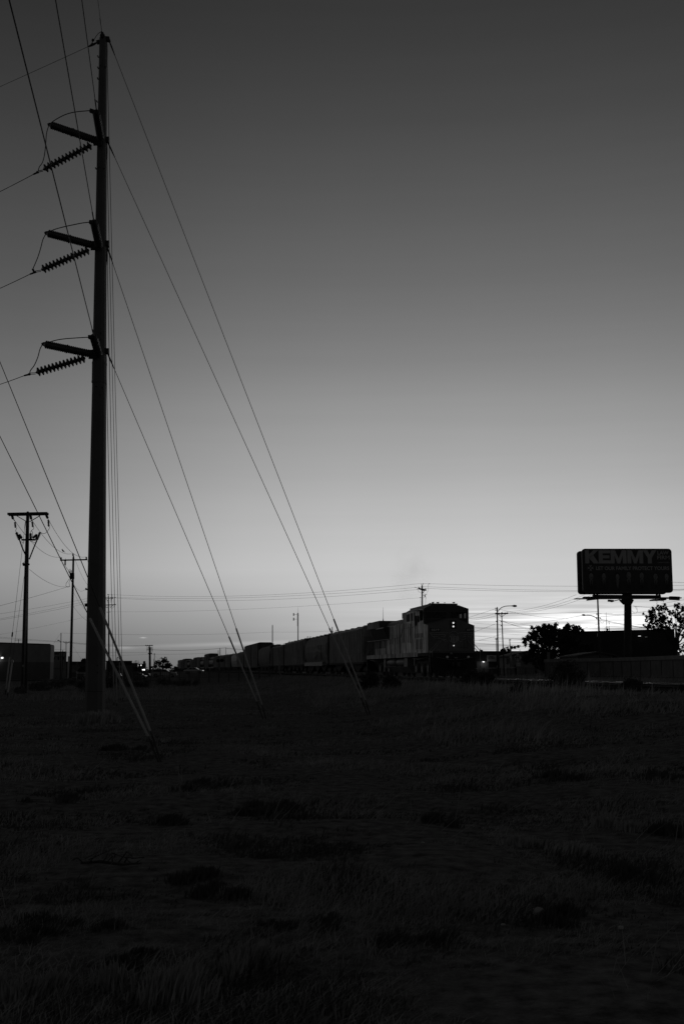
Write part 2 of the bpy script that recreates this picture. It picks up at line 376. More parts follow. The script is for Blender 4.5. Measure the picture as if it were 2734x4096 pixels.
# ------------------------------------------------------------------ the big transmission pole
DP=39.4
def big_pole():
    b=H(382,2872,0.0); global DP; DP=b.y; b.z=-.1
    t=thing('transmission_pole','tall grey eight-sided transmission pole with three insulator arms, nearest and biggest pole','utility pole',b)
    def ring(px,py,w):   # centre pixel, width in px
        c=P(px,py,DP); return c,w/2/F*DP*1.01
    def sect(name,a,bb,mtl=steel,seg=1):
        mb=MB(); v=[]; n=8
        for c,r in (a,bb):
            k=.58
            for (x,y) in ((-k,-1),(k,-1),(1,-k),(1,k),(k,1),(-k,1),(-1,k),(-1,-k)):
                g=R(-6); X=x*cos(g)-y*sin(g); Y=x*sin(g)+y*cos(g); v.append((c.x+X*r*.95,c.y+Y*r*.95,c.z))
        f=[tuple(range(7,-1,-1)),tuple(range(8,16))]+[(i,(i+1)%8,(i+1)%8+8,i+8) for i in range(8)]
        mb.add(v,f); return mb.build(name,mtl,t,world=True)
    B=ring(381,2878,76); B[0].z=-.3
    sect('lower_shaft',B,ring(397.5,1527,52.5)); sect('sleeve_joint',ring(397.5,1529,55.5),ring(398.5,1455,55)); sect('upper_shaft',ring(398,1457,52),ring(413.2,153,29))
    sect('joint_band',ring(397.4,1534,57),ring(397.4,1526,57)); sect('joint_band',ring(398.6,1460,56),ring(398.6,1450,56))
    sect('base_seam',ring(382.5,2766,75.3),ring(382.5,2764,75.3),dark)
    cap=MB(); c=P(413.2,153,DP); cap.lathe(c,c+Vector((0,0,.06)),[(0,.13),(1,.09)],8,False); cap.build('pole_cap',dark,t,world=True)
    # step bolts
    for px,py in ((395,232),(425,275),(406,270),(395,277),(394,320),(391,412),(387,680),(400,677),(421,682),(409,1340),(409,1364),(407,1586),(390,1552),(418,1556),(399,2662),(399,2690)):
        m=MB(); e=P(px,py,DP); e=e+Vector((0,-(.127+.2*(py-152)/2720)*.98-.03,0)); m.cyl(e,e+Vector((0,.12,0)),.024,None,6); m.build('step_bolt',dark,t,world=True)
    def ribs(p0,p1,r,n,core=.72,sec=1):
        pr=[(0,r*.6),(.02,r*.6)]
        for i in range(n):
            a=.03+.94*i/n; d=.94/n
            if sec==2 and abs(i-n/2)<.6: pr+=[(a,r*.75),(a+d*.3,r*1.1),(a+d*.7,r*1.1),(a+d*.95,r*.75)]
            else: pr+=[(a,r*core),(a+d*.35,r),(a+d*.6,r),(a+d*.95,r*core)]
        pr+=[(.98,r*.6),(1,r*.5)]; m=MB(); m.lathe(p0,p1,pr,12); return m
    z1=Zm(0,0,.4464); z2=Zm(0,850,.3827)
    def arm(z,post,vert,strs,clamp,wirept,jump,brk,eye,r):
        q=lambda p,D=0: P(*z(*p),DP+D)
        hub=q(post[0],-.25)
        m=MB(); m.bar(q(post[0],0)+Vector((.12,0,0)),q(post[0],-.32),.30,.34); m.build('arm_bracket',dark,t,world=True)
        a=ribs(q(post[0],-.2),q(post[1],-.3),r*1.12,24,.78,2).build('line_post_insulator',porc,t,world=True)
        m=MB(); tip=q(post[1],-.3); m.ball(tip,.075,8,6); m.bar(tip+Vector((-.08,0,0)),tip+Vector((.1,0,.03)),.07,.07); m.build('end_clamp',dark,a,world=True)
        a=ribs(q(vert[0],-.35),q(vert[1],-1.7),r*1.12,20).build('line_post_insulator',porc,t,world=True)
        m=MB(); tip=q(vert[1],-1.75); m.ball(tip,.12,8,6); m.bar(tip,q(jump[0],-1.75)+Vector((-.05,0,0)),.13,.12); m.build('end_clamp',dark,a,world=True)
        p0,p1=q(strs[0],-.25),q(strs[1],-.2)
        pr=[(0,.02)]; n=13
        for i in range(n):
            a0=.015+.965*i/n; d=.965/n; pr+=[(a0,.055),(a0+.10*d,.08),(a0+.16*d,r*.85),(a0+.28*d,r*1.2),(a0+.55*d,r*1.24),(a0+.68*d,r*.85),(a0+.8*d,.085),(a0+.97*d,.06)]
        pr+=[(1,.02)]; m=MB(); m.lathe(p0,p1,pr,14); sb=m.build('strain_insulator_string',porc,t,world=True)
        m=MB(); c0,c1=q(strs[1],-.2),q(clamp,-.2); m.bar(c0,c0.lerp(c1,.55)+Vector((0,0,.05)),.02,.02); m.bar(c0+Vector((0,0,-.05)),c0.lerp(c1,.55),.02,.02); m.cyl(c0.lerp(c1,.45),c1,.04,.03,8); m.bar(q(jump[-1],-.2),c0.lerp(c1,.6),.10,.07); m.build('dead_end_clamp',dark,t,world=True)
        m=MB(); n=len(jump); pts=[q(p,-1.75+1.5*min(1,i/(n*.45))) for i,p in enumerate(jump)]
        # smooth
        sp=[]
        for i in range(n-1):
            p_1=pts[max(i-1,0)];p0_=pts[i];p1_=pts[i+1];p2_=pts[min(i+2,n-1)]
            for k in range(4):
                u=k/4; sp.append(.5*((2*p0_)+(-p_1+p1_)*u+(2*p_1-5*p0_+4*p1_-p2_)*u*u+(-p_1+3*p0_-3*p1_+p2_)*u**3))
        sp.append(pts[-1]); m.tube(sp,.017,6); m.build('jumper_cable',wire,t,world=True)
        m=MB(); e=q(brk,0); m.bar(e+Vector((-.2,0,0)),e+Vector((.1,0,0)),.16,.2); m.bar(e+Vector((.02,0,-.05)),e+Vector((.10,0,-.14)),.08,.06); m.build('guy_bracket',dark,t,world=True)
        return c1
    c1=arm(z1,((868,1262),(448,1117)),((905,1245),(866,1010)),((822,1300),(388,1522)),(300,1563),(0,1690),[(820,990),(760,995),(680,1003),(600,1022),(520,1060),(450,1112),(420,1190),(411,1300),(398,1400),(380,1460),(355,1495),(342,1540)],(955,1254),0,.137)
    c2=arm(z2,((985,345),(490,215)),((1038,350),(985,105)),((935,390),(432,602)),(315,645),(0,760),[(950,100),(860,110),(775,127),(690,145),(600,168),(535,192),(488,220),(452,280),(428,370),(400,460),(372,530),(345,592)],(1113,326),0,.137)
    c3=arm(z2,((965,1482),(460,1375)),((1032,1478),(980,1300)),((895,1520),(375,1675)),(255,1705),(0,1763),[(940,1303),(850,1308),(770,1313),(680,1320),(590,1334),(500,1360),(450,1378),(420,1430),(398,1510),(362,1595),(322,1650),(310,1690)],(1110,1451),0,.137)
    m=MB(); z=z1; q=lambda x,y,D=-.0: P(*z(x,y),DP+D)
    m.ball(q(919,320,-.1),.10,10,8); m.cyl(q(922,350,-.1),q(914,285,-.3),.02,None,6); m.cyl(q(918,300,-.1),q(916,290,-.1),.06,.05,8); m.build('shield_wire_clamp',dark,t,world=True)
    m=MB(); m.bar(q(925,350),q(980,352),.12,.18); m.bar(q(968,345),q(980,372),.12,.1); m.build('guy_bracket',dark,t,world=True)
    m=MB(); m.bar(q(895,374),q(868,382),.12,.12); m.tube([q(868,382),q(845,396),q(830,398),q(812,410),q(790,418)],[.03,.045,.06,.04,.02],6); m.ball(q(834,360),.06,6,5); m.tube([q(834,360),q(826,388),q(808,410)],.018,5); m.build('shield_wire_strain_clamp',dark,t,world=True)
    m=MB(); m.tube([q(914,280,-.3),q(885,297,-.3),q(862,325,-.2),q(845,355,-.1),q(836,365)],.012,5); m.build('jumper_cable',wire,t,world=True)
    # conductors leaving to the left
    for i,(a,(ex,ey),nm,r) in enumerate(((q(790,418),(0,335),'thin shield wire running left from the top of the tall steel pole',.009),(c1,(0,754.5),'conductor running left from the top insulator string of the tall pole',.014),(c2,(0,1141),'conductor running left from the middle insulator string of the tall pole',.014),(c3,(0,1524.5),'conductor running left from the lowest insulator string of the tall pole',.014))):
        e=P(ex,ey,DP+4); d=e-a; wire3(a,a+d*6+Vector((0,0,1.2*i*0)),.25,r,nm,group='conductors of the tall pole',n=40)
    # conductors coming overhead towards the camera
    A4=((914,283,z1,-.3,(392,0),.008,'thin shield wire rising overhead from the very tip of the tall pole'),(868,1000,z1,-1.75,(328,0),.0155,'overhead conductor from the top insulator of the tall pole'),(985,100,z2,-1.75,(223,0),.0155,'overhead conductor from the middle insulator of the tall pole'),(985,1300,z2,-1.75,(38,0),.0155,'thick overhead conductor from the lowest insulator of the tall pole'))
    for x,y,z,dd,tp,r,lb in A4:
        a=P(*z(x,y),DP+dd); e=H(tp[0],tp[1],a.z+.15); d=e-a; d.z=0
        e2=a+(e-a)*4.0; e2.z=a.z+.6
        def ex(mb,a=a,d=d): mb.tube([a,a+d.normalized()*.9],r*1.5,6)
        wire3(a,e2,0,r,lb,group='conductors of the tall pole',n=8,extra=ex)
big_pole()
# ------------------------------------------------------------------ guy wires with plastic guards
def guy(top,anchor,gs,ge,label,r=.0115,gr=.028,rod=True,split=None,grp='guy wires of the tall pole'):
    """top, anchor: world points; gs, ge: fractions along the guy (from the top) of the guard start and end"""
    t=thing('guy_wire',label,'guy wire',anchor,group=grp)
    m=MB(); m.tube([top,top.lerp(anchor,.97)],r,5); m.build('cable',wire,t,world=True)
    m=MB(); a=top; d=(anchor-top).normalized(); m.tube([a,a+d*.35,a+d*.7],[r*2.2,r*2.6,r*1.3],6); m.build('cable_grip',dark,t,world=True)
    g0,g1=top.lerp(anchor,gs),top.lerp(anchor,ge); m=MB(); m.lathe(g0,g1,[(0,gr*.75),(.004,gr),(.5,gr),(.995,gr*.95),(1,gr*.7)],10); m.build('guard_sleeve',guard,t,world=True)
    if rod:
        e=top.lerp(anchor,ge); m=MB(); m.lathe(e,anchor-Vector((0,0,.1)),[(0,gr*.6),(.25,gr*.8),(.3,gr*1.5),(.36,gr*1.5),(.42,gr*.7),(1,gr*.6)],8); m.build('anchor_rod',rust,t,world=True)
    return t
def frac(p,a,b): # fraction along a->b by pixel y
    return (p-a)/(b-a)
an1=G(650,3052); an2=G(1062,2876); an3=G(1482,2858)
def proj(p):
    v=Vector(p)-Vector((0,0,CAMZ)); yy=v.y*cT+v.z*sT; return CX+F*v.x/yy, CY-F*(-v.y*sT+v.z*cT)/yy
def frY(top,anc,py):
    lo,hi=0,1
    for _ in range(40):
        m=(lo+hi)/2
        if proj(top.lerp(anc,m))[1]<py: lo=m
        else: hi=m
    return lo
for (tx,ty,an,g0,g1,lb) in ((436,160,an3,2476,2800,'highest guy wire from the tall pole, reaching the far right anchor'),(431,567,an3,2512,2790,'second guy wire to the right anchor, from the top insulator bracket'),(429,987,an2,2513,2820,'guy wire from the middle bracket of the tall pole to the middle anchor'),(429,1409,an2,2546,2806,'lowest guy wire from the tall pole to the middle anchor')):
    tp=P(tx,ty,DP); 
    an_=an+Vector(({2800:.0,2790:-.07,2820:.04,2806:-.05}[g1],0,0))
    guy(tp,an_,frY(tp,an_,g0),frY(tp,an_,g1),lb)
# two heavy guys from the upper left, outside the picture, to the near anchor
for (ex,ey,g0,g1,off,lb) in ((0,1446,2430,2925,.05,'upper of two heavy guy wires crossing the pole foot to the near anchor'),(0,1744,2473,2946,-.06,'lower of two heavy guy wires crossing the pole foot to the near anchor')):
    an_=an1+Vector((off*.35,0,0)); p=P(ex,ey,an1.y+7); tp=an_+(p-an_)*1.35
    guy(tp,an_,frY(tp,an_,g0),frY(tp,an_,g1),lb,r=.0105,gr=.024,grp='guy wires to the near anchor')
# four guys running away behind the pole
for (tx,ty,bx,by,g0,lb) in ((427,165,492,2803,2640,'rightmost of four steep guy wires just right of the tall pole'),(427,565,482,2803,2650,'third from the pole of four steep guy wires behind it'),(428,987,468,2826,2676,'second from the pole of four steep guy wires behind it'),(424,1409,457,2822,2672,'steep guy wire closest to the right side of the tall pole')):
    an_=G(bx,by); tp=P(tx,ty,DP+.2); guy(tp,an_,frY(tp,an_,g0),frY(tp,an_,by-14),lb,r=.0125,gr=.026)
# ------------------------------------------------------------------ wooden poles
def wpole(name,label,bpx,D,tpx,wb,wt,base_py=None,group=None,mtl=None,z0=None):
    """pole with base under pixel x bpx at depth D and top pixel tpx; widths in px"""
    x=P(bpx,2700,D).x; z=gh(x,D) if z0 is None else z0
    t=thing(name,label,'utility pole' if 'lamp' not in name else 'street lamp',(x,D,z),group=group)
    tp=P(tpx[0],tpx[1],D); rb,rt=wb/2/F*D,wt/2/F*D
    m=MB(); m.lathe(Vector((x,D,z-.2)),tp,[(0,rb),(.5,(rb+rt)/2*1.02),(.985,rt),(1,rt*.6)],10); m.build('pole',mtl or wood,t,world=True)
    return t,tp
def bitsn(t,D,name,m,lists,fn):
    for pp in lists: mb=MB(); fn(mb,pp); mb.build(name,m,t,world=True)
def bits(t,D,name,m,fn,parent=None):
    mb=MB(); fn(mb); return mb.build(name,m,parent or t,world=True)
z5=Zm(0,2000,.2551)
# pole 1 : double crossarm with cutouts and cable terminations
t1,tp1=wpole('utility_pole','wooden pole with double crossarm and hanging fuse gear, leftmost big wooden pole',99,83,(112,2046),26,13)
D=83; q=lambda x,y,d=0: P(*z5(x,y),D+d)
for dd,a,b in ((-.25,(122,218),(746,206)),(.25,(142,234),(764,221))): bits(t1,D,'crossarm',wood,lambda m:m.bar(q(*a,dd),q(*b,dd),.13,.17))
for a,b in (((268,250),(420,338)),((630,246),(468,340))): bits(t1,D,'crossarm_brace',dark,lambda m:m.bar(q(*a,-.3),q(*b,-.2),.05,.05))
def ins(t,D,pts,r,name='insulator',par=None,n=5,m=porc):
    pr=[(0,r*.35)]
    for i in range(n): pr+=[(.05+.9*i/n,r*.5),(.05+.9*(i+.4)/n,r),(.05+.9*(i+.8)/n,r*.5)]
    pr+=[(1,r*.3)]; mb=MB(); mb.lathe(pts[0],pts[1],pr,8); return mb.build(name,m,par or t,world=True)
for a,b in (((193,246),(208,296)),((482,246),(492,300)),((730,240),(750,284))): ins(t1,D,(q(*a,-.3),q(*b,-.6)),.10)
for a,b,c in (((238,345),(247,438),.14),((508,340),(520,428),.14),((760,310),(768,420),.14)): ins(t1,D,(q(*a,-.5),q(*b,-.5)),.10,'fuse_cutout',n=4)
for a,b in (((258,505),(312,632)),((300,540),(345,605)),((482,520),(485,620)),((632,505),(580,632)),((585,540),(515,600))): ins(t1,D,(q(*a,-.4),q(*b,-.4)),.13,'cable_termination',n=7)
bits(t1,D,'equipment_bracket',dark,lambda m:(m.bar(q(340,624,-.35),q(560,624,-.35),.1,.12),m.bar(q(560,624,-.35),q(580,560,-.35),.08,.08)))
bitsn(t1,D,'riser_cable',wire,([q(312,632,-.4),q(350,740,-.3),q(405,865,-.25)],[q(582,632,-.4),q(520,780,-.3),q(462,930,-.25)]),lambda m,pp:m.tube(pp,.05,6))
bitsn(t1,D,'jumper_wire',wire,([(208,296),(238,335)],[(250,435),(268,438),(255,465),(247,485),(262,505)],[(492,300),(508,345)],[(520,425),(535,428),(530,455),(505,470),(490,490),(482,520)],[(750,284),(760,312)],[(768,415),(783,420),(775,450),(745,495),(715,520),(690,528),(660,520),(632,500)],[(332,655),(355,660),(372,685),(382,640)],[(480,650),(510,645),(530,665),(560,660)],[(500,480),(515,510),(515,560),(505,590)],[(355,1000),(385,970),(400,968)]),lambda m,pp:m.tube([q(*p,-.5) for p in pp],.018,5))
bits(t1,D,'neutral_bracket',dark,lambda m:(m.bar(q(358,1000,-.3),q(465,1010,-.3),.14,.12),m.bar(q(365,1012,-.3),q(400,1014,-.3),.12,.2)))
bits(t1,D,'conduit',galv,lambda m:m.tube([q(440,1000,-.33),Vector((P(100,2700,D).x+.05,D-.33,0))],.06,6))
bits(t1,D,'pole_sign',guard,lambda m:m.bar(P(96,2659,D-.33),P(96,2667,D-.33),.17,.01,up=(0,1,0)))
for tx,ty,bx,by,g0,lb,r in ((103,2085,22,2778,2628,'outer guy wire left of the double crossarm pole',.012),(101,2280,30,2790,2640,'inner guy wire left of the double crossarm pole',.010)):
    an_=G(bx,by); tp=P(tx,ty,D); g=guy(tp,an_,frY(tp,an_,g0),frY(tp,an_,by-20),lb,r=r,gr=.05,grp='guy wires of the wooden pole')
    m=MB(); k=frY(tp,an_,2528 if tx==103 else 2640); c=tp.lerp(an_,k); d=(an_-tp).normalized(); m.lathe(c,c+d*.4,[(0,.02),(.2,.055),(.8,.055),(1,.02)],8); m.build('strain_insulator',porc,g,world=True)
# pole 2 with transformer
t2,tp2=wpole('utility_pole','wooden pole with single crossarm, transformer can and pin insulator on top',283,130,(294.5,2224),12,8,); D=130; q=lambda x,y,d=0: P(*z5(x,y),D+d)
bits(t2,D,'crossarm',wood,lambda m:m.bar(q(946,944,-.2),q(1372,935,-.2),.12,.15))
for a,b in (((1150,880),(1146,838)),((1357,930),(1355,890)),((962,935),(960,898))): ins(t2,D,(q(*a,-.2),q(*b,-.2)),.13,n=3)
ins(t2,D,(q(1025,945,-.3),q(1024,1028,-.3)),.13,'fuse_cutout')
def tr(m,c0,c1,r): m.lathe(c0,c1,[(0,r*.9),(.03,r),(.94,r),(.97,r*1.06),(1,r*.8)],12)
tb=bits(t2,D,'transformer',dark,lambda m:tr(m,q(1132,1240,-.38),q(1132,1145,-.38),.27))
ins(t2,D,(q(1117,1150,-.5),q(1117,1100,-.5)),.09,'bushing',par=tb); ins(t2,D,(q(1095,1150,-.5),q(1084,1105,-.5)),.1,'bushing',par=tb)
bitsn(t2,D,'jumper_wire',wire,([(1024,1028),(1050,1070),(1080,1105)],[(1084,1105),(1100,1080),(1115,1100)],[(1100,1240),(1085,1300),(1095,1345)],[(1085,1240),(1040,1310),(1035,1345),(1060,1365),(1095,1360)],[(1015,945),(1030,918),(1040,945)]),lambda m,pp:m.tube([q(*p,-.4) for p in pp],.022,4))
bits(t2,D,'riser_conduit',guard,lambda m:m.tube([P(276,2625,D-.4),P(272,2735,D-.4)],.09,6))
# pole mostly behind the tall pole
t3,tp3=wpole('utility_pole','wooden pole hidden behind the tall steel pole, only crossarm end and transformer showing',369,160,(372,2345),10,7); D=160; q=lambda x,y,d=0: P(*z5(x,y),D+d)
bits(t3,D,'crossarm',wood,lambda m:m.bar(q(1342,1404,-.2),q(1560,1398,-.2),.14,.17))
ins(t3,D,(q(1352,1398,-.2),q(1351,1378,-.2)),.16,n=3)
bits(t3,D,'transformer_bracket',dark,lambda m:(m.bar(q(1374,1632,-.2),q(1450,1632,0),.08,.1),m.bar(q(1374,1658,-.2),q(1450,1658,0),.08,.1)))
tb=bits(t3,D,'transformer',dark,lambda m:tr(m,q(1374,1670,-.4),q(1374,1622,-.4),.40)); ins(t3,D,(q(1374,1622,-.4),q(1373,1590,-.4)),.1,'bushing',par=tb)
# pole 3 with two crossarms
z9=Zm(380,2340,.1533)
t4,tp4=wpole('utility_pole','wooden pole with two crossarms just right of the tall steel pole',438,187,(434,2381),7.5,4); D=187; q=lambda x,y,d=0: P(*z9(x,y),D+d)
for a,b in (((210,335),(475,345)),((170,528),(552,513))): bits(t4,D,'crossarm',wood,lambda m:m.bar(q(*a,-.2),q(*b,-.2),.12,.13))
for a,b in (((275,350),(345,415)),((465,350),(395,400)),((265,555),(345,600)),((480,525),(395,585))): bits(t4,D,'crossarm_brace',dark,lambda m:m.bar(q(*a,-.2),q(*b,-.2),.06,.06))
for a in ((340,245),(365,245),(442,253),(430,316),(470,320),(532,320),(277,308),(320,704),(392,698)): ins(t4,D,(q(a[0],a[1]+14,-.2),q(a[0],a[1]-6,-.2)),.12,n=2)
bitsn(t4,D,'jumper_wire',wire,([(442,253),(455,280),(450,315)],[(532,320),(505,340),(495,380),(495,440),(503,500)],[(440,355),(430,410),(400,460)],[(310,380),(345,470)],[(385,560),(420,600),(450,608),(480,590),(520,525)],[(275,605),(310,590),(345,555)]),lambda m,pp:m.tube([q(*p,-.2) for p in pp],.02,4))
# far pole cluster in the middle
z3=Zm(400,2530,.2934)
t5,tp5=wpole('utility_pole','thick double pole with stacked crossarms beside the far street headlights',599.5,290,(597.5,2581),7.5,4.5); D=290; q=lambda x,y,d=0: P(*z3(x,y),D+d)
bits(t5,D,'second_pole',wood,lambda m:m.cyl(P(602,2690,D+.3),q(686,200,.3),.2,.13,8))
for a,b,w in (((620,180),(722,180),.16),((652,203),(718,204),.12),((650,218),(715,219),.12),((640,236),(720,236),.17),((655,285),(712,285),.25)): bits(t5,D,'crossarm',wood,lambda m:m.bar(q(*a,-.2),q(*b,-.2),.12,w))
for x in (625,650,680,700,716): ins(t5,D,(q(x,180,-.2),q(x,168,-.2)),.14,n=2)
bitsn(t5,D,'jumper_wire',wire,([(640,183),(640,262)],[(718,205),(718,265)],[(716,236),(700,262),(705,280)]),lambda m,pp:m.tube([q(*p,-.2) for p in pp],.03,4))
def simple_pole(name,label,bpx,D,tpx,w,arm=None,wt=None,grp=None):
    t,tp=wpole(name,label,bpx,D,tpx,w,wt or w*.8,group=grp)
    if arm:
        for (x0,x1,y) in arm:
            bits(t,D,'crossarm',wood,lambda m:m.bar(P(x0,y,D-.2),P(x1,y-.5,D-.2),.14,1.3/F*D))
            if D<330:
                for x in (x0+1,x1-1): ins(t,D,(P(x,y-1,D-.2),P(x,y-4,D-.2)),.12,n=2)
                xm=(x0+x1)/2
                for e in (x0*.8+xm*.2,x1*.8+xm*.2): bits(t,D,'crossarm_brace',dark,lambda m:m.bar(P(e,y,D-.2),P(xm,y+(x1-x0)*.27,D-.2),.05,.05))
    return t
def lamp_arm(t,D,pts,head,r=.05,lm=dark):
    a=MB(); a.tube([P(x,y,D) for x,y in pts],r,6); ar=a.build('lamp_arm',galv,t,world=True)
    h0,h1=P(*head[0],D),P(*head[1],D); m=MB(); L=(h1-h0).length; m.lathe(h0,h1,[(0,L*.06),(.25,L*.10),(.5,L*.2),(.85,L*.17),(1,L*.05)],8); m.build('lamp_head',lm,t,world=True)
simple_pole('utility_pole','small wooden pole rising behind the grey warehouse roof',74,330,(75,2556),2.6,[(59,86,2561)])
tl=simple_pole('utility_pole','thin dark pole with small street lamp right of the warehouse',243,150,(245,2531),3.6); lamp_arm(tl,150,[(243.5,2570),(240,2564),(236,2561)],((240,2562),(230,2561)),.03)
simple_pole('utility_pole','short stubby black post leaning beside the thin lamp pole',248,148,(252,2601),3.8)
simple_pole('utility_pole','wooden pole with one crossarm behind the two storey building',265,250,(265,2565),3.0,[(255,278,2569.5)])
simple_pole('utility_pole','slim pole with top bracket just left of the round far tree',617.5,310,(618,2617),2.4,[(616,620,2617.5)])
simple_pole('utility_pole','short thin pole left of the round far tree',614.5,318,(615,2635),1.5)
for i,(x,y,w,a,lb) in enumerate(((553.5,2641,1.6,None,'tallest thin pole in the far street cluster'),(545,2643,1.4,[(540,549,2643)],'far street pole with two short crossarms'),(542,2643,1.3,[(537,547,2648)],'far street pole with low crossarm, left of its neighbour'),(537,2648,1.2,[(534,542,2648)],'leftmost far street pole beside the low store'),(556.5,2647,1.4,None,'short far street pole right of the tallest one'),(549,2645,1.2,None,'plain far street pole in the middle of the cluster'))):
    simple_pole('utility_pole',lb,x,420,(x,y),w,a,grp='poles along the far street')
# ------------------------------------------------------------------ poles behind the train and on the right
simple_pole('utility_pole','plain dark post standing up behind the tall boxcar',1089,175,(1089.4,2499),4)
ta=simple_pole('antenna_mast','dark mast with two panel antennas and a whip behind the hopper cars',1191.5,190,(1191.6,2451),4.2); ta['category']='antenna mast'
zz_=Zm(900,2350,.3827); D=190
bits(ta,D,'whip_antenna',wire,lambda m:m.cyl(P(*zz_(762,264),D),P(*zz_(762,204),D),.02,.01,4))
for y in (282,331):
    a=bits(ta,D,'antenna_arm',dark,lambda m:m.bar(P(*zz_(757,y),D),P(*zz_(718,y),D),.04,.04)); bits(ta,D,'antenna_panel',galv,lambda m:m.lathe(P(*zz_(716,y-16),D),P(*zz_(716,y+16),D),[(0,.02),(.1,.09),(.9,.09),(1,.02)],6),parent=a)
bits(ta,D,'cable_run',wire,lambda m:(m.bar(P(*zz_(754,265),D-.1),P(*zz_(754,405),D-.1),.05,.03),m.bar(P(*zz_(770,290),D-.1),P(*zz_(757,290),D-.1),.05,.05)))
simple_pole('utility_pole','short square post top poking above the ribbed hopper',1328,190,(1328,2507),4.2)
simple_pole('utility_pole','dark pole beside the railway crossing mast above the far cars',880,300,(880,2592),3)
simple_pole('utility_pole','thin pole right of the crossing mast above the far cars',903,310,(903.5,2590),2)
# pole behind the locomotive cab
zl=Zm(1640,2320,.07653); D=140
tq,_=wpole('utility_pole','wooden pole with slanting crossarm and fuse gear behind the locomotive cab',1689,D,(1687,2340),6.2,5.4); q=lambda x,y,d=0: P(*zl(x,y),D+d)
bits(tq,D,'crossarm',wood,lambda m:m.bar(q(425,440,-1.1),q(810,530,.9),.13,.17))
bits(tq,D,'crossarm',wood,lambda m:m.bar(q(470,465,-.6),q(700,545,.4),.10,.12))
bits(tq,D,'crossarm_brace',dark,lambda m:m.bar(q(750,535,.2),q(650,675,0),.05,.05))
for x,y in ((577,200),(655,200),(445,372),(572,365),(792,452),(264,382),(990,195)): ins(tq,D,(q(x,y+22),q(x,y-18)),.09,n=2)
bits(tq,D,'pin_support',dark,lambda m:(m.bar(q(590,200),q(592,265),.04,.04),m.bar(q(650,200),q(650,265),.04,.04),m.bar(q(792,460),q(800,500),.03,.03),m.bar(q(445,380),q(440,430),.03,.03)))
bits(tq,D,'fuse_cutout',dark,lambda m:(m.bar(q(655,785),q(760,800),.07,.05),m.bar(q(755,760),q(750,890),.1,.1),m.bar(q(785,800),q(820,740),.06,.06),m.bar(q(820,740),q(860,775),.03,.03),m.bar(q(770,850),q(810,890),.05,.05),m.bar(q(795,880),q(808,1000),.04,.05)))
bits(tq,D,'neutral_clamp',dark,lambda m:m.bar(q(500,918),q(560,925),.09,.09))
bitsn(tq,D,'jumper_wire',wire,([(320,385),(370,500),(430,600),(500,650),(570,690),(650,650),(740,700),(760,760)],[(975,205),(925,240),(920,400),(920,560),(880,640),(835,720)],[(545,950),(535,1050),(555,1320)],[(795,1000),(800,1150),(770,1260),(740,1310)],[(665,945),(740,900)]),lambda m,pp:m.tube([q(*p) for p in pp],.013,4))
# right: lamp pole, thin poles, signal
z7=Zm(1850,2380,.35077)
D=120; q=lambda x,y,d=0: P(*z7(x,y),D+d)
ts,_=wpole('lamp_pole','wooden street lamp pole just right of the locomotive, lamp arm pointing right',1991,D,(1986.5,2427.5),7,5)
lamp_arm(ts,D,[q_ for q_ in (z7(400,188),z7(412,168),z7(440,142),z7(480,128),z7(515,125),z7(555,124))],(z7(548,124),z7(615,126)),.045)
bits(ts,D,'crossarm',wood,lambda m:m.bar(q(366,215,-.1),q(388,215,-.1),.10,.10)); 
for x,y in ((374,152),(374,172),(373,212),(381,300)): ins(ts,D,(q(x,y+6),q(x,y-6)),.10,n=2)
D=128; q=lambda x,y,d=0: P(*z7(x,y),D+d)
t6,_=wpole('utility_pole','slim wooden pole with one crossarm right of the street lamp pole',2015,D,(2004.5,2452),5.4,3.8)
bits(t6,D,'crossarm',wood,lambda m:m.bar(q(372,215),q(512,210),.12,.14))
for e in (395,488): bits(t6,D,'crossarm_brace',dark,lambda m:m.bar(q(e,215),q(442,250),.05,.05))
for x,y in ((376,207),(408,207),(442,200),(480,206),(507,204),(437,304),(436,350)): ins(t6,D,(q(x,y+6),q(x,y-6)),.10,n=2)
def thin_lamp(label,bpx,D,tx,ty,w,hx0,hx1):
    t=thing('street_lamp',label,'street lamp',(P(bpx,2700,D).x,D,gh(P(bpx,2700,D).x,D)))
    m=MB(); m.cyl(t.location,P(tx,ty,D),w/2/F*D*1.1,w/2/F*D,8); m.build('lamp_post',dark,t,world=True)
    m=MB(); m.bar(P(hx0,ty,D),P(hx1,ty,D),.35,.16); m.build('lamp_head',dark,t,world=True); return t
thin_lamp('thin modern lamp post partly hidden by the wooden street lamp pole',1986,185,1983,2555.5,2.3,1979,1986)
ti=thing('traffic_signal','traffic signal mast with lamp on top and signal heads on an angled arm','traffic signal',(P(2042,2700,160).x,160,.9)); D=160; q=lambda x,y,d=0: P(*z7(x,y),D+d)
bits(ti,D,'mast',galv,lambda m:m.cyl(ti.location,q(543,590),.14,.11,8))
bits(ti,D,'lamp_post',dark,lambda m:m.cyl(q(537,600),q(532,512),.07,.05,6)); bits(ti,D,'lamp_head',dark,lambda m:m.bar(q(526,512),q(546,511),.3,.12))
bits(ti,D,'mast_arm',galv,lambda m:m.tube([q(543,600),q(580,598,-1),q(620,588,-2),q(655,580,-3)],[.09,.08,.07,.05],6))
for x,y in ((555,600),(590,598),(630,588)):
    h=bits(ti,D,'signal_head',black,lambda m:(m.box(0,0,0,0,0,0) if False else m.bar(q(x-11,y,-1.3),q(x+11,y-2,-1.3),.3,.42)))
    for k in (-7,0,7): bits(ti,D,'visor',black,lambda m:m.cyl(q(x+k,y+4,-1.4),q(x+k,y+12,-1.4),.11,.11,7),parent=h)
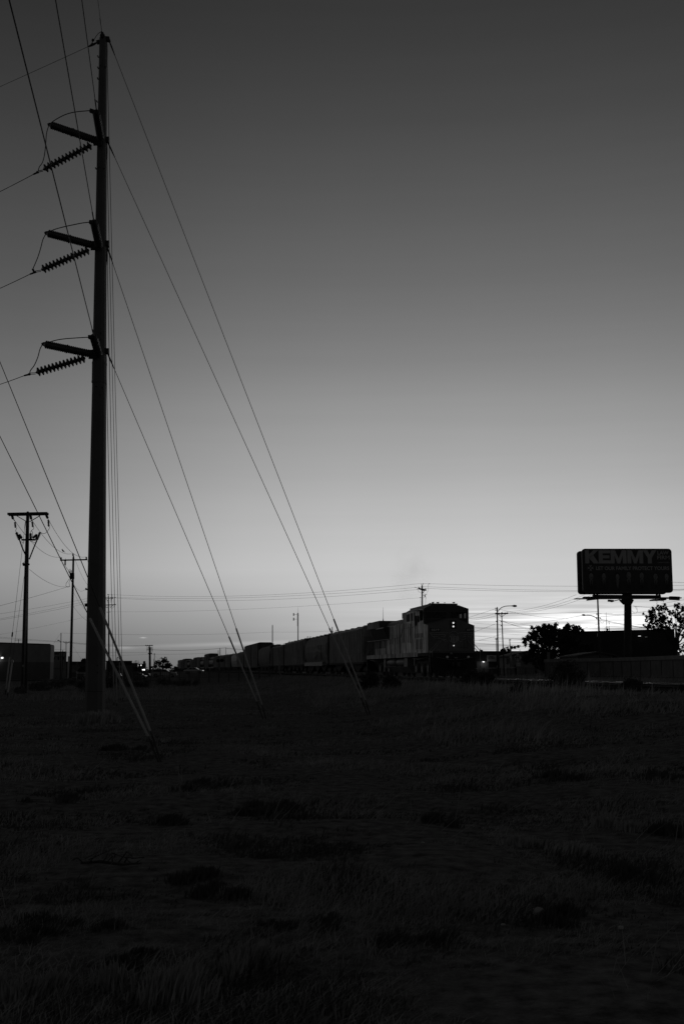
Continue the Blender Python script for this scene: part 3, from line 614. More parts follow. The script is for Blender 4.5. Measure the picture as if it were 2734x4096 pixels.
tj=thing('traffic_signal','three-lens traffic signal seen side on beside the diamond sign','traffic signal',(P(2031,2700,150).x,150,.9)); D=150; q=lambda x,y,d=0: P(*z7(x,y),D+d)
bits(tj,D,'mast',galv,lambda m:m.cyl(tj.location,q(522,725),.07,.06,6)); hb=bits(tj,D,'signal_head',steel,lambda m:m.bar(q(519,722,-.2),q(519,782,-.2),.36,.36))
for y in (730,752,774): bits(tj,D,'visor',steel,lambda m:m.cyl(q(516,y,-.2),q(498,y+3,-.3),.16,.17,8),parent=hb)
# diamond railway side-road sign with placard
D=140; q=lambda x,y,d=0: P(*z7(x,y),D+d); c=q(625,713); R_=1.02; bx=P(2069,2700,D).x
tk=thing('warning_sign','big diamond warning sign with track crossing symbol and placard below','road sign',(bx,D,.9))
signm=mat('faded_sign_sheeting',.38,.6,0,.1,3,0)
bits(tk,D,'sign_post',galv,lambda m:m.bar(Vector((bx,D+.06,.8)),c+Vector((0,.06,.3)),.06,.06))
def dia(m,r,th): m.prism([(c.x-r*.8,c.z),(c.x,c.z-r),(c.x+r*.8,c.z),(c.x,c.z+r)],'y',D,D+th)
pn=bits(tk,D,'sign_panel',signm,lambda m:dia(m,.56,.03))
bits(tk,D,'sign_symbol',black,lambda m:(m.box(c.x+.07,c.x+.17,D-.012,D-.002,c.z-.29,c.z+.29),m.box(c.x-.06,c.x+.07,D-.011,D-.002,c.z-.065,c.z+.065),m.box(c.x-.20,c.x-.11,D-.012,D-.002,c.z-.27,c.z+.27),m.ball((c.x-.31,D-.01,c.z),.075,10,6,(1,.05,1)),*[m.box(c.x-.23,c.x-.08,D-.011,D-.002,c.z-.25+.07*i,c.z-.225+.07*i) for i in range(8)]),parent=pn)
c2=q(632,783); bits(tk,D,'placard',signm,lambda m:(m.box(c2.x-.25,c2.x+.25,D,D+.03,c2.z-.13,c2.z+.13),m.box(c2.x-.25,c2.x+.25,D,D+.03,c2.z-.29,c2.z-.17)))
c2=q(494,812); tm=thing('road_sign','tiny upright marker sign above the right railing','road sign',(c2.x,148,.9)); bits(tm,D,'sign_post',galv,lambda m:m.bar((c2.x,148,.9),(c2.x,148,c2.z),.05,.05)); bits(tm,D,'sign_panel',signm,lambda m:(m.wall(c2.x-.10,c2.x+.10,c2.z-.14,c2.z+.14,[(c2.x-.04,c2.x+.04,c2.z-.07,c2.z+.07)],'y',147.9,147.94)))
# left signs
tn=thing('road_sign','diamond road sign seen from the back, left of the tall steel pole',"road sign",(P(308,2700,125).x,125,0)); D=125; zb=Zm(0,2530,.26786); c=P(*zb(1147,520),D); bits(tn,D,'sign_post',galv,lambda m:m.bar(tn.location,c+Vector((0,.03,.5)),.07,.07)); bits(tn,D,'sign_panel',steel,lambda m:m.prism([(c.x-.43,c.z),(c.x,c.z-.43),(c.x+.43,c.z),(c.x,c.z+.43)],'y',D-.05,D-.03))
D=150; c=P(*z3(266,465),D); tn=thing('road_sign','round railway advance warning sign between the steep guy wires','road sign',(c.x,D,0)); bits(tn,D,'sign_post',galv,lambda m:m.bar(tn.location,c+Vector((0,.03,.5)),.07,.07)); pn=bits(tn,D,'sign_panel',black,lambda m:m.cyl(c,c+Vector((0,.03,0)),.46,None,20,False)); bits(tn,D,'sign_symbol',signm,lambda m:(m.text('R R',c+Vector((0,-.01,0)),.2,(1,0,0),(0,0,1),.6),m.bar(c+Vector((-.28,-.006,-.28)),c+Vector((.28,-.006,.28)),.004,.05,up=(0,1,0)),m.bar(c+Vector((-.28,-.006,.28)),c+Vector((.28,-.006,-.28)),.004,.05,up=(0,1,0))),parent=pn)
# crossing signal mast with crossbuck
zt=Zm(760,2540,.21684); D=262; q=lambda x,y,d=0: P(*zt(x,y),D+d)
tc_=thing('crossing_signal','railway crossing signal mast with crossbuck and lamps in front of the far cars','crossing signal',(P(878,2700,D).x,D,.7))
bits(tc_,D,'mast',galv,lambda m:m.cyl(tc_.location,q(555,280),.09,.08,6)); bits(tc_,D,'crossbuck',signm,lambda m:(m.bar(q(512,282),q(530,358),.05,.2),m.bar(q(530,282),q(512,358),.05,.2)))
for x,y in ((515,475),(590,468)): bits(tc_,D,'signal_lamp',black,lambda m:(m.cyl(q(x,y,-.4),q(x,y,-.1),.75*.55,.75*.5,12),m.bar(q(x,y),q(555,462),.06,.06)))
for i,(x,lb) in enumerate(((292,'leftmost small marker post before the far cars'),(360,'middle small marker post before the far cars'),(543,'small marker post under the crossing lamps'))):
    p=q(x,660,-8); m=MB(); m.lathe((p.x,p.y,.7),(p.x,p.y,q(x,600,-8).z),[(0,.07),(.8,.07),(.85,.12),(1,.1)],8); m.build('marker_post',signm,loc=(p.x,p.y,.7),label=lb,cat='marker post',group='marker posts by the crossing')
D=135; p=P(1124,2720,D); t=thing('signal_cabinet','pale metal cabinet on a post at the end of the left railing','cabinet',(p.x,D,.6)); bits(t,D,'cabinet_post',galv,lambda m:m.bar(t.location,P(1117.5,2682,D),.16,.16)); bits(t,D,'cabinet_box',galv,lambda m:m.prism([(P(1112,2680,D).x,P(1112,2680.5,D).z),(P(1121.5,2680,D).x,P(1112,2680.5,D).z),(P(1121.5,2680,D).x,P(1112,2661,D).z),(P(1112,2680,D).x,P(1112,2661,D).z)],'y',D-.2,D+.15))
# ------------------------------------------------------------------ billboard
def billboard():
    D=97.0; zk=Zm(2250,2150,.30867); zb=Zm(2280,2180,.28061)
    bx=P(2515,2640,D).x; t=thing('billboard','double sided roadside billboard on a thick single post above the concrete wall','billboard',(bx,D+1.1,.8))
    x0=P(2328,2300,D).x; x1=P(2687,2300,D).x; zt_=P(2500,2194.5,D).z; zb_=P(2500,2371,D).z
    def rr(x0,x1,z0,z1,r,n=5):
        p=[]
        for cx,cz,a in ((x1-r,z0+r,-90),(x1-r,z1-r,0),(x0+r,z1-r,90),(x0+r,z0+r,180)):
            for i in range(n+1): g=R(a+90*i/n); p.append((cx+r*cos(g),cz+r*sin(g)))
        return p
    face=mat('billboard_vinyl',.03,.55,0,.1,1,0); txt=mat('billboard_letters',.38,.6,0,.05,1,0); skin=mat('billboard_portrait_skin',.2,.6,0,.3,3,0); trim=mat('billboard_trim',.06,.6,0,.2,3,0); shirt=mat('billboard_shirt',.16,.6,0,.1,2,0)
    def body(name,ya,yb,m_): 
        m=MB(); m.prism(rr(x0,x1,zb_,zt_,.28),'y',ya,yb); return m.build(name,m_,t,world=True)
    f1=body('front_panel',D,D+.25,trim); body('back_panel',D+2.0,D+2.25,trim)
    m=MB(); m.prism(rr(x0+.12,x1-.12,zb_+.12,zt_-.12,.2),'y',D-.03,D); fc=m.build('poster',face,f1,world=True)
    sx=(x1-x0)/(2687-2328)
    # poster coordinates from the zoomed picture zb (x 170..1450, y 48..683)
    U=lambda x:x0+(x-172)/(1436-172)*(x1-x0); V=lambda y,x=800:zt_-((y-(50+ (x-172)*.012))/(628))*(zt_-zb_)
    X,Zd=(1,0,0),(0,0,1)
    m=MB()
    def tx(s,xa,xb,ya,yb,b=0,mm=m): mm.text(s,(U((xa+xb)/2),D-.034,(V(ya,(xa+xb)/2)+V(yb,(xa+xb)/2))/2),V(ya)-V(yb),X,Zd,U(xb)-U(xa),.004,b)
    def glyph(polys,xa,xb,ya,yb):
        for pg in polys: m.prism([(U(xa+(xb-xa)*a),V(yb,(xa+xb)/2)+(V(ya)-V(yb))*b) for a,b in pg],'y',D-.04,D-.031)
    gK=[[(0,0),(.30,0),(.30,1),(0,1)],[(.30,.36),(.46,.50),(.97,1),(.60,1),(.30,.66)],[(.44,.56),(.30,.40),(.62,0),(1.0,0),(.60,.62)]]
    gE=[[(0,0),(.34,0),(.34,1),(0,1)],[(.34,.77),(.97,.77),(.97,1),(.34,1)],[(.34,.39),(.90,.39),(.90,.61),(.34,.61)],[(.34,0),(1,0),(1,.23),(.34,.23)]]
    gM=[[(0,0),(.24,0),(.24,.62),(0,1)],[(.76,.62),(.76,0),(1,0),(1,1)],[(0,1),(.24,.62),(.41,0),(.59,0),(.50,.36),(.28,1)],[(.50,.36),(.59,0),(.76,.62),(1,1),(.72,1)]]
    gY=[[(.35,0),(.65,0),(.65,.42),(.35,.42)],[(.35,.42),(.65,.42),(.50,.66),(.34,1),(0,1)],[(.50,.66),(.65,.42),(1,1),(.66,1)]]
    glyph(gK,212,405,74,263); glyph(gE,404,572,78,265); glyph(gM,574,796,80,268); glyph(gM,808,1030,83,270); glyph(gY,1030,1218,86,273)
    tx('LAW',1234,1392,96,150,.02); tx('FIRM',1230,1402,164,218,.02); tx('LET OUR FAMILY PROTECT YOURS',362,1392,312,366,.025)
    tx('LAWYERS',1236,1400,254,272,0)
    m.build('lettering',txt,fc,world=True)
    m=MB(); cx,cz=U(285),V(328,285); k=(U(330)-U(240))/2
    # eight-pointed emblem of four notched arms round a square
    for g in (0,90,180,270):
        rot=lambda p:(cx+p[0]*cos(R(g))-p[1]*sin(R(g)), cz+p[0]*sin(R(g))+p[1]*cos(R(g)))
        for q_ in ([(.30,-.10),(1.0,-.42),(.72,0),(.36,0)],[(.30,.10),(.36,0),(.72,0),(1.0,.42)],[(.28,.28),(.30,.05),(.12,.12),(.05,.30)]):
            m.prism([rot((a*k,b*k)) for a,b in q_],'y',D-.038,D-.031)
    m.build('emblem',txt,fc,world=True)
    for i,(x,y,w,fem) in enumerate(((290,440,50,0),(468,440,46,0),(660,452,46,1),(818,430,54,0),(1000,440,50,0),(1195,455,48,0),(1350,455,46,0))):
        kx=(x1-x0)/1264; px,pz=U(x),V(y,x)
        sm_=MB(); sm_.prism([(px-1.55*w*kx,V(655,x)),(px+1.55*w*kx,V(655,x)),(px+1.45*w*kx,pz-1.9*w*kx),(px+.5*w*kx,pz-1.25*w*kx),(px-.5*w*kx,pz-1.25*w*kx),(px-1.45*w*kx,pz-1.9*w*kx)],'y',D-.036,D-.031); 
        po=sm_.build('portrait',mat('billboard_suit',.022,.6,0,.1,3,0),fc,world=True)
        h=MB(); h.ball((px,D-.034,pz+.02),w*kx*(.80 if not fem else .95),12,8,(.85,.01,1.25 if not fem else 1.35)); h.build('hair',black,po,world=True)
        h=MB(); h.ball((px,D-.040,pz-.05),w*kx*.78,12,8,(.80,.01,1.22)); h.bar((px,D-.038,pz-.6*w*kx),(px,D-.038,pz-1.3*w*kx),.45*w*kx,.006); h.build('face',skin,po,world=True)
        h=MB(); h.prism([(px-.55*w*kx,pz-1.12*w*kx),(px,V(635,x)),(px+.55*w*kx,pz-1.12*w*kx),(px+.2*w*kx,pz-1.2*w*kx),(px-.2*w*kx,pz-1.2*w*kx)],'y',D-.045,D-.042); h.build('shirt',shirt,po,world=True)
        if not fem:
            h=MB(); h.prism([(px-.13*w*kx,pz-1.3*w*kx),(px-.2*w*kx,V(600,x)),(px,V(640,x)),(px+.2*w*kx,V(600,x)),(px+.13*w*kx,pz-1.3*w*kx)],'y',D-.050,D-.047); h.build('tie',black,po,world=True)
        h=MB()
        for e in (-.28,.28): h.ball((px+e*w*kx,D-.052,pz+.02*w),w*kx*.1,6,4,(1.3,.05,.7))
        h.ball((px,D-.052,pz-.55*w*kx),w*kx*.2,6,4,(1.1,.05,.35)); h.build('facial_features',black,po,world=True)
    q=lambda x,y,d=0: P(*zk(x,y),D+1.1+d)
    m=MB(); m.lathe(Vector((bx+.0,D+1.1,.2)),q(838,858),[(0,.31),(1,.31)],20); m.build('post',mat('billboard_post_paint',.045,.85,0,.2,2,0,spec=.2),t,world=True)
    m=MB(); m.prism([(q(765,760).x,q(765,740).z),(q(880,760).x,q(765,740).z),(q(880,790).x,q(880,800).z),(q(905,810).x,q(880,812).z),(q(876,860).x,q(876,868).z),(q(788,860).x,q(788,868).z),(q(735,812).x,q(735,812).z),(q(765,800).x,q(765,800).z)],'y',D+.75,D+1.45); m.build('post_head',dark,t,world=True)
    m=MB(); m.bar(q(385,757),q(1257,765),.5,.20); m.bar(q(455,780,-.6),q(1200,788,-.6),.12,.08); m.build('torsion_beam',dark,t,world=True)
    for x in (400,442,800,834,1213,1246):
        m=MB(); m.bar(q(x,690),q(x,790),.16,.14); m.build('panel_stringer',dark,t,world=True)
    m=MB(); a,b=P(*zk(150,795),D-1.2),P(*zk(1380,788),D-1.2); m.bar(a,b,.8,.06); a,b=P(*zk(262,775),D+3.2),P(*zk(1518,785),D+3.2); m.bar(a,b,.8,.09); m.bar(P(*zk(320,808),D+1),P(*zk(495,788),D+1),1.2,.10); m.bar(P(*zk(1140,812),D+1),P(*zk(1312,808),D+1),1.2,.10); m.bar(P(*zk(1380,785),D+1.4),P(*zk(1500,790),D+1.4),.5,.30); m.build('catwalk',dark,t,world=True)
    m=MB(); m.bar(q(740,803,-1),q(650,824,-1.5),.06,.06); ar=m.build('lamp_arm',dark,t,world=True); m=MB(); m.bar(q(582,818,-1.6),q(650,823,-1.6),.35,.16); m.bar(q(628,822,-1.6),q(628,838,-1.6),.15,.15); m.build('floodlight',dark,ar,world=True)
    for x in (290,300): pass
billboard()
# pole in front of the billboard with left-facing lamp, pole behind the post
D=92; zk=Zm(2250,2150,.30867); q=lambda x,y,d=0: P(*zk(x,y),D+d)
tb_,_=wpole('lamp_pole','wooden street lamp pole under the left end of the billboard, lamp pointing left',2400,105,(2388,2392),9,6.2); D=105
lamp_arm(tb_,D,[zk(445,1058),zk(425,1040),zk(400,1025),zk(360,1012),zk(325,1008),zk(300,1007)],(zk(303,1008),zk(243,1003)),.04)
for x,y in ((436,985),(436,1000),(437,1035),(478,1040),(485,1050),(436,1055)): ins(tb_,D,(q(x,y+5),q(x,y-5)),.08,n=2)
bits(tb_,D,'pole_tag',guard,lambda m:m.bar(P(*zk(444,1240),D-.2),P(*zk(444,1285),D-.2),.01,.2))
bits(tb_,D,'jumper_wire',wire,lambda m:m.tube([P(*zk(a,b),D) for a,b in ((478,1085),(490,1100),(510,1108),(528,1092))],.012,4))
D=118; t=simple_pole('utility_pole','thin pole with dangling wires just right of the billboard post',2527,D,(2522,2412),2.8)
bits(t,D,'insulator',porc,lambda m:(m.bar(P(*zk(873,850),D),P(*zk(881,850),D),.1,.25),m.bar(P(*zk(873,865),D),P(*zk(885,865),D),.1,.12)))
bitsn(t,D,'hanging_wire',wire,([(925,890),(935,900),(958,940)],[(935,890),(955,905),(958,935)],[(890,945),(905,965),(925,978),(945,980),(960,962),(962,940)]),lambda m,pp:m.tube([P(*zk(a,b),D) for a,b in pp],.013,4))
# tower with round dish behind the big dark store
D=260; t=thing('radio_tower','thin lattice mast with ring antenna on the dark store roof','antenna mast',(P(2424,2540,D).x,D,.9)); q=lambda x,y,d=0: P(*zk(x,y),D+d)
bits(t,D,'mast',dark,lambda m:(m.cyl(t.location,q(563,1100),.09,.06,5),m.cyl(q(563,1100),q(558,970),.06,.02,4),m.cyl(q(598,1210),q(593,1085),.05,.03,4),m.bar(q(588,1090),q(600,1090),.05,.08),m.bar(q(592,1115),q(604,1115),.05,.08)))
def ringant(m):
    c=q(570,1192); 
    for rr_,sq in ((.58,1),(.58,.35)): m.tube([c+Vector((rr_*sq*cos(2*pi*i/20),0,rr_*sin(2*pi*i/20))) for i in range(21)],.02,4)
    for g in (0,30,60,90,120,150): m.tube([c+Vector((.58*cos(R(g)),0,.58*sin(R(g)))),c-Vector((.58*cos(R(g)),0,.58*sin(R(g))))],.012,4)
    m.bar(q(562,1195),q(584,1195),.2,.25); m.bar(q(572,1180),q(572,1208),.2,.2)
bits(t,D,'ring_antenna',dark,ringant)
# ------------------------------------------------------------------ locomotive
S0=75.0
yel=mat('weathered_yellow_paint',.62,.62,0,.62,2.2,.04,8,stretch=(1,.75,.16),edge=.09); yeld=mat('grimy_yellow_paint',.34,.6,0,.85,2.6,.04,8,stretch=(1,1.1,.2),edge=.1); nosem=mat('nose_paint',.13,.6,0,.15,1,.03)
blackcab=mat('cab_black_paint',.035,.6,0,.2,2,.03); grey=mat('harbor_grey_paint',.09,.6,0,.3,1.5,.04); frame_=mat('underframe_dirt',.03,.9,0,.4,4,.1); tankm=mat('fuel_tank_paint',.14,.6,0,.35,1.2,.05)
loc_=thing('locomotive','diesel locomotive 6619 leading the freight train with its headlights lit','locomotive',T(S0,18.75,RAILZ),-AZ)
def toloc(p):
    v=p-Vector(loc_.location); return Vector((v.x*TC-v.y*TS, v.x*TS+v.y*TC, v.z))
def sdp(px,py,xl):   # pixel onto the vertical plane local x = xl
    o=toloc(Vector((0,0,CAMZ))); d=ray(px,py); dl=Vector((d.x*TC-d.y*TS,d.x*TS+d.y*TC,d.z)); k=(xl-o.x)/dl.x; return o+dl*k
def frp(px,py,yl):
    o=toloc(Vector((0,0,CAMZ))); d=ray(px,py); dl=Vector((d.x*TC-d.y*TS,d.x*TS+d.y*TC,d.z)); k=(yl-o.y)/dl.y; return o+dl*k
zn=Zm(1640,2390,.20408); zs=Zm(1400,2440,.20408)
fr=lambda x,y,yl=0: frp(*zn(x,y),yl)
si=lambda x,y,xl=-1.5: sdp(*zs(x,y),xl)
def lp(name,m,fn,par=None):
    mb=MB(); fn(mb); return mb.build(name,m,par or loc_)
nl=fr(362,1000).x; nr=fr(1252,1000).x
def loco():
    zt=fr(0+820,420).z; zsh=fr(360,540).z; zb=fr(500,1050).z
    nose=[(nl,zb-.1),(nr,zb-.1),(nr,zsh),(fr(930,425).x,zt),(fr(770,418).x,zt),(nl,zsh)]
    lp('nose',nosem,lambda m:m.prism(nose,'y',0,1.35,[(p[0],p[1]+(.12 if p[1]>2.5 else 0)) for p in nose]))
    # cab: front wall with two windshields, side walls with windows, chamfered roof
    yc=1.3; w1=fr(300,275,yc); w2=fr(695,415,yc); w3=fr(790,270,yc); w4=fr(1108,408,yc)
    cl=fr(262,450,yc).x; cr=fr(1142,450,yc).x; ztop=fr(700,225,yc).z; print('cab',nl,nr,cl,cr,ztop,zt,zsh,zb)
    g=lambda a,b:(min(a,b),max(a,b))
    H1=(w1.x,w2.x,w2.z,w1.z); H2=(w3.x,w4.x,w4.z,w3.z)
    lp('cab',blackcab,lambda m:(m.wall(cl,cr,1.7,ztop,[H1,H2],'y',yc,yc+.1),
        m.wall(yc+.1,5.0,1.7,ztop,[(yc+.45,yc+1.25,H1[2]-.1,H1[3]),(yc+1.5,yc+2.4,H1[2]-.1,H1[3])],'x',cl,cl+.08),
        m.wall(yc+.1,5.0,1.7,ztop,[(yc+.45,yc+1.2,H1[2]-.1,H1[3]-.05),(yc+1.6,yc+2.5,H1[2]-.1,H1[3]-.05)],'x',cr-.08,cr),
        m.wall(cl,cr,1.7,ztop,[(.45,.75,H1[2]+.05,H1[3]-.05)],'y',5.0,5.1),m.box(cl+.1,cr-.1,yc+.1,5,2.6,2.7)))
    zr=fr(700,150,yc).z
    roof=[(cl,ztop),(cr,ztop),(cr-.02,ztop+.04),(fr(945,150,yc).x,zr),(fr(410,150,yc).x,zr),(cl+.02,ztop+.04)]
    lp('cab_roof',blackcab,lambda m:m.prism(roof,'y',yc-.03,5.1)); zrt=fr(700,112,yc).z
    lp('roof_panel',grey,lambda m:m.box(fr(425,115,yc).x,fr(940,115,yc).x,yc+.25,8.6,zr-.02,zrt))
    for h in (H1,H2):
        lp('windshield',gmat('windshield_glass',.3,.3),lambda m:m.box(h[0],h[1],yc+.03,yc+.045,h[2],h[3]))
        lp('windshield_gasket',grey,lambda m:(m.box(h[0],h[1],yc-.02,yc-.003,h[3]-.015,h[3]+.02),m.box(h[0]+.1,h[1],yc-.02,yc-.003,h[2]-.02,h[2]+.012)))
    lp('wiper',black,lambda m:(m.bar((H1[0]+.9,yc-.03,H1[3]+.05),(H1[0]+.55,yc-.03,H1[2]+.15),.025,.03),m.bar((H2[0]+.6,yc-.03,H2[3]+.05),(H2[0]+.4,yc-.03,H2[2]+.2),.025,.03)))
    # yellow side skin of cab and equipment hood (lit side)
    zc0=2.0; ycr=si(1030,400,-1.5).y; print('hood y',ycr)
    zhe=si(1030,60,-1.45).z
    lp('cab_side_panel',yel,lambda m:m.wall(.02,ycr,zb+.02,ztop-.02,[(si(1430,150).y,si(1380,150).y,si(1400,230).z,ztop-.25),(si(1360,150).y,si(1310,150).y,si(1330,250).z,ztop-.25),(si(1265,100).y,si(1240,100).y,si(1250,205).z,ztop-.2),(si(1225,100).y,si(1180,100).y,si(1200,212).z,ztop-.2),(si(1165,100).y,si(1095,100).y,si(1120,230).z,ztop-.28)],'x',nl-.04,nl) if False else None)
    # side walls built with polygons following nose slope
    yf=1.35
    def side(m,x0,x1):
        m.prism([(0.0,zb-.1),(yf,zb-.1),(yf,zsh+.15),(0,zsh)],'x',x0,x1)
        y_=[yf]; holes=[]
        for a,b,c,d in ((1425,1375,100,232),(1362,1308,105,240),(1268,1240,35,208),(1222,1182,45,215),(1165,1095,85,232)):
            holes.append((si(a,c).y,si(b,c).y,si((a+b)/2,d).z,min(ztop-.12,si((a+b)/2,c).z)))
        m.wall(yf,ycr,zb-.1,ztop,holes,'x',x0,x1); return holes
    hs=[]
    lp('cab_side_panel',yel,lambda m:hs.extend(side(m,min(nl,cl)-.035,min(nl,cl)-.002)))
    for i,h in enumerate(hs): lp('side_window',black if i>1 else gmat('cab_side_glass',.7,.3),lambda m:m.box(cl-.02,cl-.012,h[0],h[1],h[2],h[3]))
    lp('cab_side_panel',yel,lambda m:(m.prism([(0,zb-.1),(yf,zb-.1),(yf,zsh+.15),(0,zsh)],'x',nr+.002,nr+.03),m.box(nr-.05,nr,5.1,ycr,zb,ztop)))
    lp('window_awning',grey,lambda m:(m.bar((cl-.2,si(1425,50).y,ztop-.1),(cl-.2,si(1300,50).y,ztop-.05),.3,.03),m.box(cl-.18,cl-.05,si(1300,150).y,si(1295,150).y+.06,hs[1][2]-.2,hs[1][3]))); 
    lp('mirror',black,lambda m:m.box(cl-.3,cl-.05,yc-.05,yc,H1[2]-.15,H1[2]+.5))
    lp('equipment_hood',grey,lambda m:(m.box(cl+.03,cr-.03,5.1,ycr-.02,1.7,ztop-.02),m.prism([(cl,ztop),(cr,ztop),(cr-.5,zr),(cl+.5,zr)],'y',5.1,ycr)))
    lp('vent_grille',grey,lambda m:[m.box(cl-.07,cl-.045,si(1350,600).y,si(1295,600).y,si(1320,770).z+i*.075,si(1320,770).z+.045+i*.075) for i in range(15)]+[m.box(cl-.07,cl-.045,si(1425,600).y,si(1370,600).y,si(1400,770).z+i*.075,si(1400,770).z+.045+i*.075) for i in range(15)])
    lp('vent_frame',yel,lambda m:m.wall(si(1442,600).y,si(1282,600).y,si(1360,785).z,si(1360,545).z,[(si(1428,600).y,si(1368,600).y,si(1360,770).z,si(1360,572).z),(si(1352,600).y,si(1294,600).y,si(1360,770).z,si(1360,572).z)],'x',cl-.09,cl-.04))
    # door seams and ribs of the equipment hood side
    for xx in (1038,1090,1130,1165,1195,1272):
        lp('door_post',yeld,lambda m:m.box(cl-.075,cl-.036,si(xx+5,400).y,si(xx-5,400).y,si(xx,640).z,si(xx,262).z))
    for xx in (1060,1180): lp('door_gap',black,lambda m:m.box(cl-.044,cl-.038,si(xx+4,400).y,si(xx-4,400).y,si(xx,650).z,si(xx,280).z))
    # long hood
    hx=-.98; ye=si(335,620,-1.5).y; yw=si(700,500,hx).y; zh0=si(900,880,hx).z; zht=si(860,200,hx).z; print('long hood end',ye,yw,zh0,zht)
    zht=min(zht,4.35)
    lp('long_hood',grey,lambda m:(m.box(-.93,.93,ycr,ye-.9,1.7,zht-.12),m.prism([(-.93,zht-.12),(.93,zht-.12),(.55,zht+.12),(-.55,zht+.12)],'y',ycr,ye-.9)))
    hsd=-1.0
    lp('hood_doors',yeld,lambda m:m.box(hsd,-.94,ycr+.02,yw,1.72,zht-.3))
    hoodtop=zht-.32
    n=11
    for i in range(n):
        y=ycr+.25+(yw-ycr-.4)*i/(n-1); lp('door_post',yel,lambda m:m.box(hsd-.05,hsd-.002,y-.05*(1+(i%3==0)),y+.05,2.55,hoodtop-.03*(i%4)))
    lp('louver_panel',yeld,lambda m:m.box(hsd,-.94,yw+.02,ye-1.1,1.72,3.35))
    for i in range(9):
        y=yw+.35+(ye-1.5-yw-.35)*i/8; lp('louver_gap',black,lambda m:m.box(hsd-.012,hsd-.004,y-.14,y+.14,2.3,3.05+.1*(i%2)))
    # radiator wings at the rear
    yr0=si(570,250,-1.5).y; 
    lp('radiator_wing',grey,lambda m:(m.box(-1.5,1.5,yr0,ye+.1,zht-.35,zht+.22),m.prism([(-.95,2.9),(-.95,zht-.35),(-1.45,zht-.36)],'y',yr0-1.8,ye-.8),m.prism([(.95,2.9),(.95,zht-.35),(1.45,zht-.36)],'y',yr0-1.8,ye-.8)))
    lp('radiator_intake',black,lambda m:m.prism([(-1.02,2.92),(-1.5,zht-.38),(-1.46,zht-.36),(-.98,2.9)],'y',yr0-1.7,ye-1.2))
    lp('radiator_ledge',galv,lambda m:m.box(-1.54,-1.42,yr0-1.9,yr0+1.5,zht-.48,zht-.4))
    for i in range(5): lp('radiator_rib',galv,lambda m:m.box(-1.53,-1.502,yr0+.3+i*.55,yr0+.36+i*.55,zht-.3,zht+.15))
    lp('exhaust_box',grey,lambda m:m.box(-.9,.7,ycr+.1,ycr+3.2,zht+.1,si(900,90,-.9).z))
    lp('roof_beacon',dark,lambda m:(m.box(-.5,-.1,si(140+900,60,-.5).y-1,si(1040,60,-.5).y-.4,zht,zrt-.15),m.lathe((.1,8.2,zrt-.1),(.1,8.2,zrt+.15),[(0,.3),(.6,.3),(1,.1)],8),m.box(-.15,.35,7.4,8.4,zr,zrt+.12)))
    lp('roof_antenna',dark,lambda m:(m.cyl((-.3,ye-1.2,zht+.2),(-.3,ye-1.2,zht+1.6),.025,.008,5),m.cyl((-.3,ye-1.2,zht+.2),(-.3,ye-1.2,zht+.6),.07,.03,6)))
    for a,b in ((510,560),(825,870)): lp('horn',dark,lambda m:(m.bar(fr(a,100,2),fr(b,95,2),.1,.06),m.bar(fr((a+b)/2+5,112,2),fr((a+b)/2+5,96,2),.12,.06)))
    lp('roof_antenna',dark,lambda m:(m.bar(fr(672,112,2),fr(672,96,2),.04,.04),m.bar(fr(660,98,2),fr(684,98,2),.04,.03),m.bar(fr(350,130,3),fr(400,108,3),.05,.05),m.bar(fr(420,104,2.5),fr(462,97,2.5),.1,.09)))
    # deck, walkway sill, skirts
    lp('frame_deck',frame_,lambda m:m.box(-1.48,1.48,-.1,ye+.6,1.45,1.70)); lp('underframe',frame_,lambda m:m.prism([(-1.1,1.45),(1.1,1.45),(.6,.62),(-.6,.62)],'y',-.8,ye+.6)); lp('walkway_sill',yeld,lambda m:m.box(-1.52,-1.44,3.2,ye+.3,1.42,1.74))
    for i in range(7):
        y=9.2+i*1.75; lp('sill_bracket',frame_,lambda m:m.box(-1.535,-1.522,y,y+.09,1.40,1.80))
    # pilot, plow and front platform
    lp('front_platform',grey,lambda m:m.box(-1.46,1.46,-1.15,.0,1.62,1.76))
    lp('pilot',black,lambda m:(m.prism([(-1.46,1.62),(1.46,1.62),(1.46,.75),(1.2,.28),(.9,.12),(-.9,.12),(-1.2,.28),(-1.46,.75)],'y',-1.1,-.85)))
    lp('plow',black,lambda m:m.prism([(-1.5,.9),(1.5,.9),(1.35,.3),(.95,.10),(-.95,.10),(-1.35,.3)],'y',-1.30,-1.1))
    lp('coupler',rust,lambda m:(m.bar((0,-1.1,.88),(0,-1.65,.88),.25,.28),m.bar((.05,-1.65,.88),(.18,-1.85,.88),.22,.3),m.bar((-.16,-1.6,.88),(-.2,-1.85,.88),.1,.3)))
    lp('air_hose',black,lambda m:[m.tube([(x,-1.15,1.2),(x,-1.4,1.0),(x+.1,-1.45,.6)],.03,5) for x in (-.5,.45,.62)])
    lp('uncoupling_lever',galv,lambda m:(m.tube([(-1.25,-1.36,1.35),(-.5,-1.36,1.2),(0,-1.36,1.18)],.016,5),m.tube([(1.25,-1.36,1.35),(.5,-1.36,1.2),(.1,-1.36,1.18)],.016,5)))
    for x in (-1.38,1.38): lp('side_steps',frame_,lambda m:[m.box(x-.12,x+.12,-.95,-.35,z,z+.05) for z in (.35,.7,1.05,1.38)]+[m.box(x-.14,x+.14,y,y+.04,.33,1.65) for y in (-.98,-.32)])
    lens=mat('lamp_lens',.5,.15,0,.1,2,0); lit=emat('lit_headlamp',1,.85); dimm=emat('dim_lamp',1,.05)
    c1,c2=fr(838,498),fr(838,568)
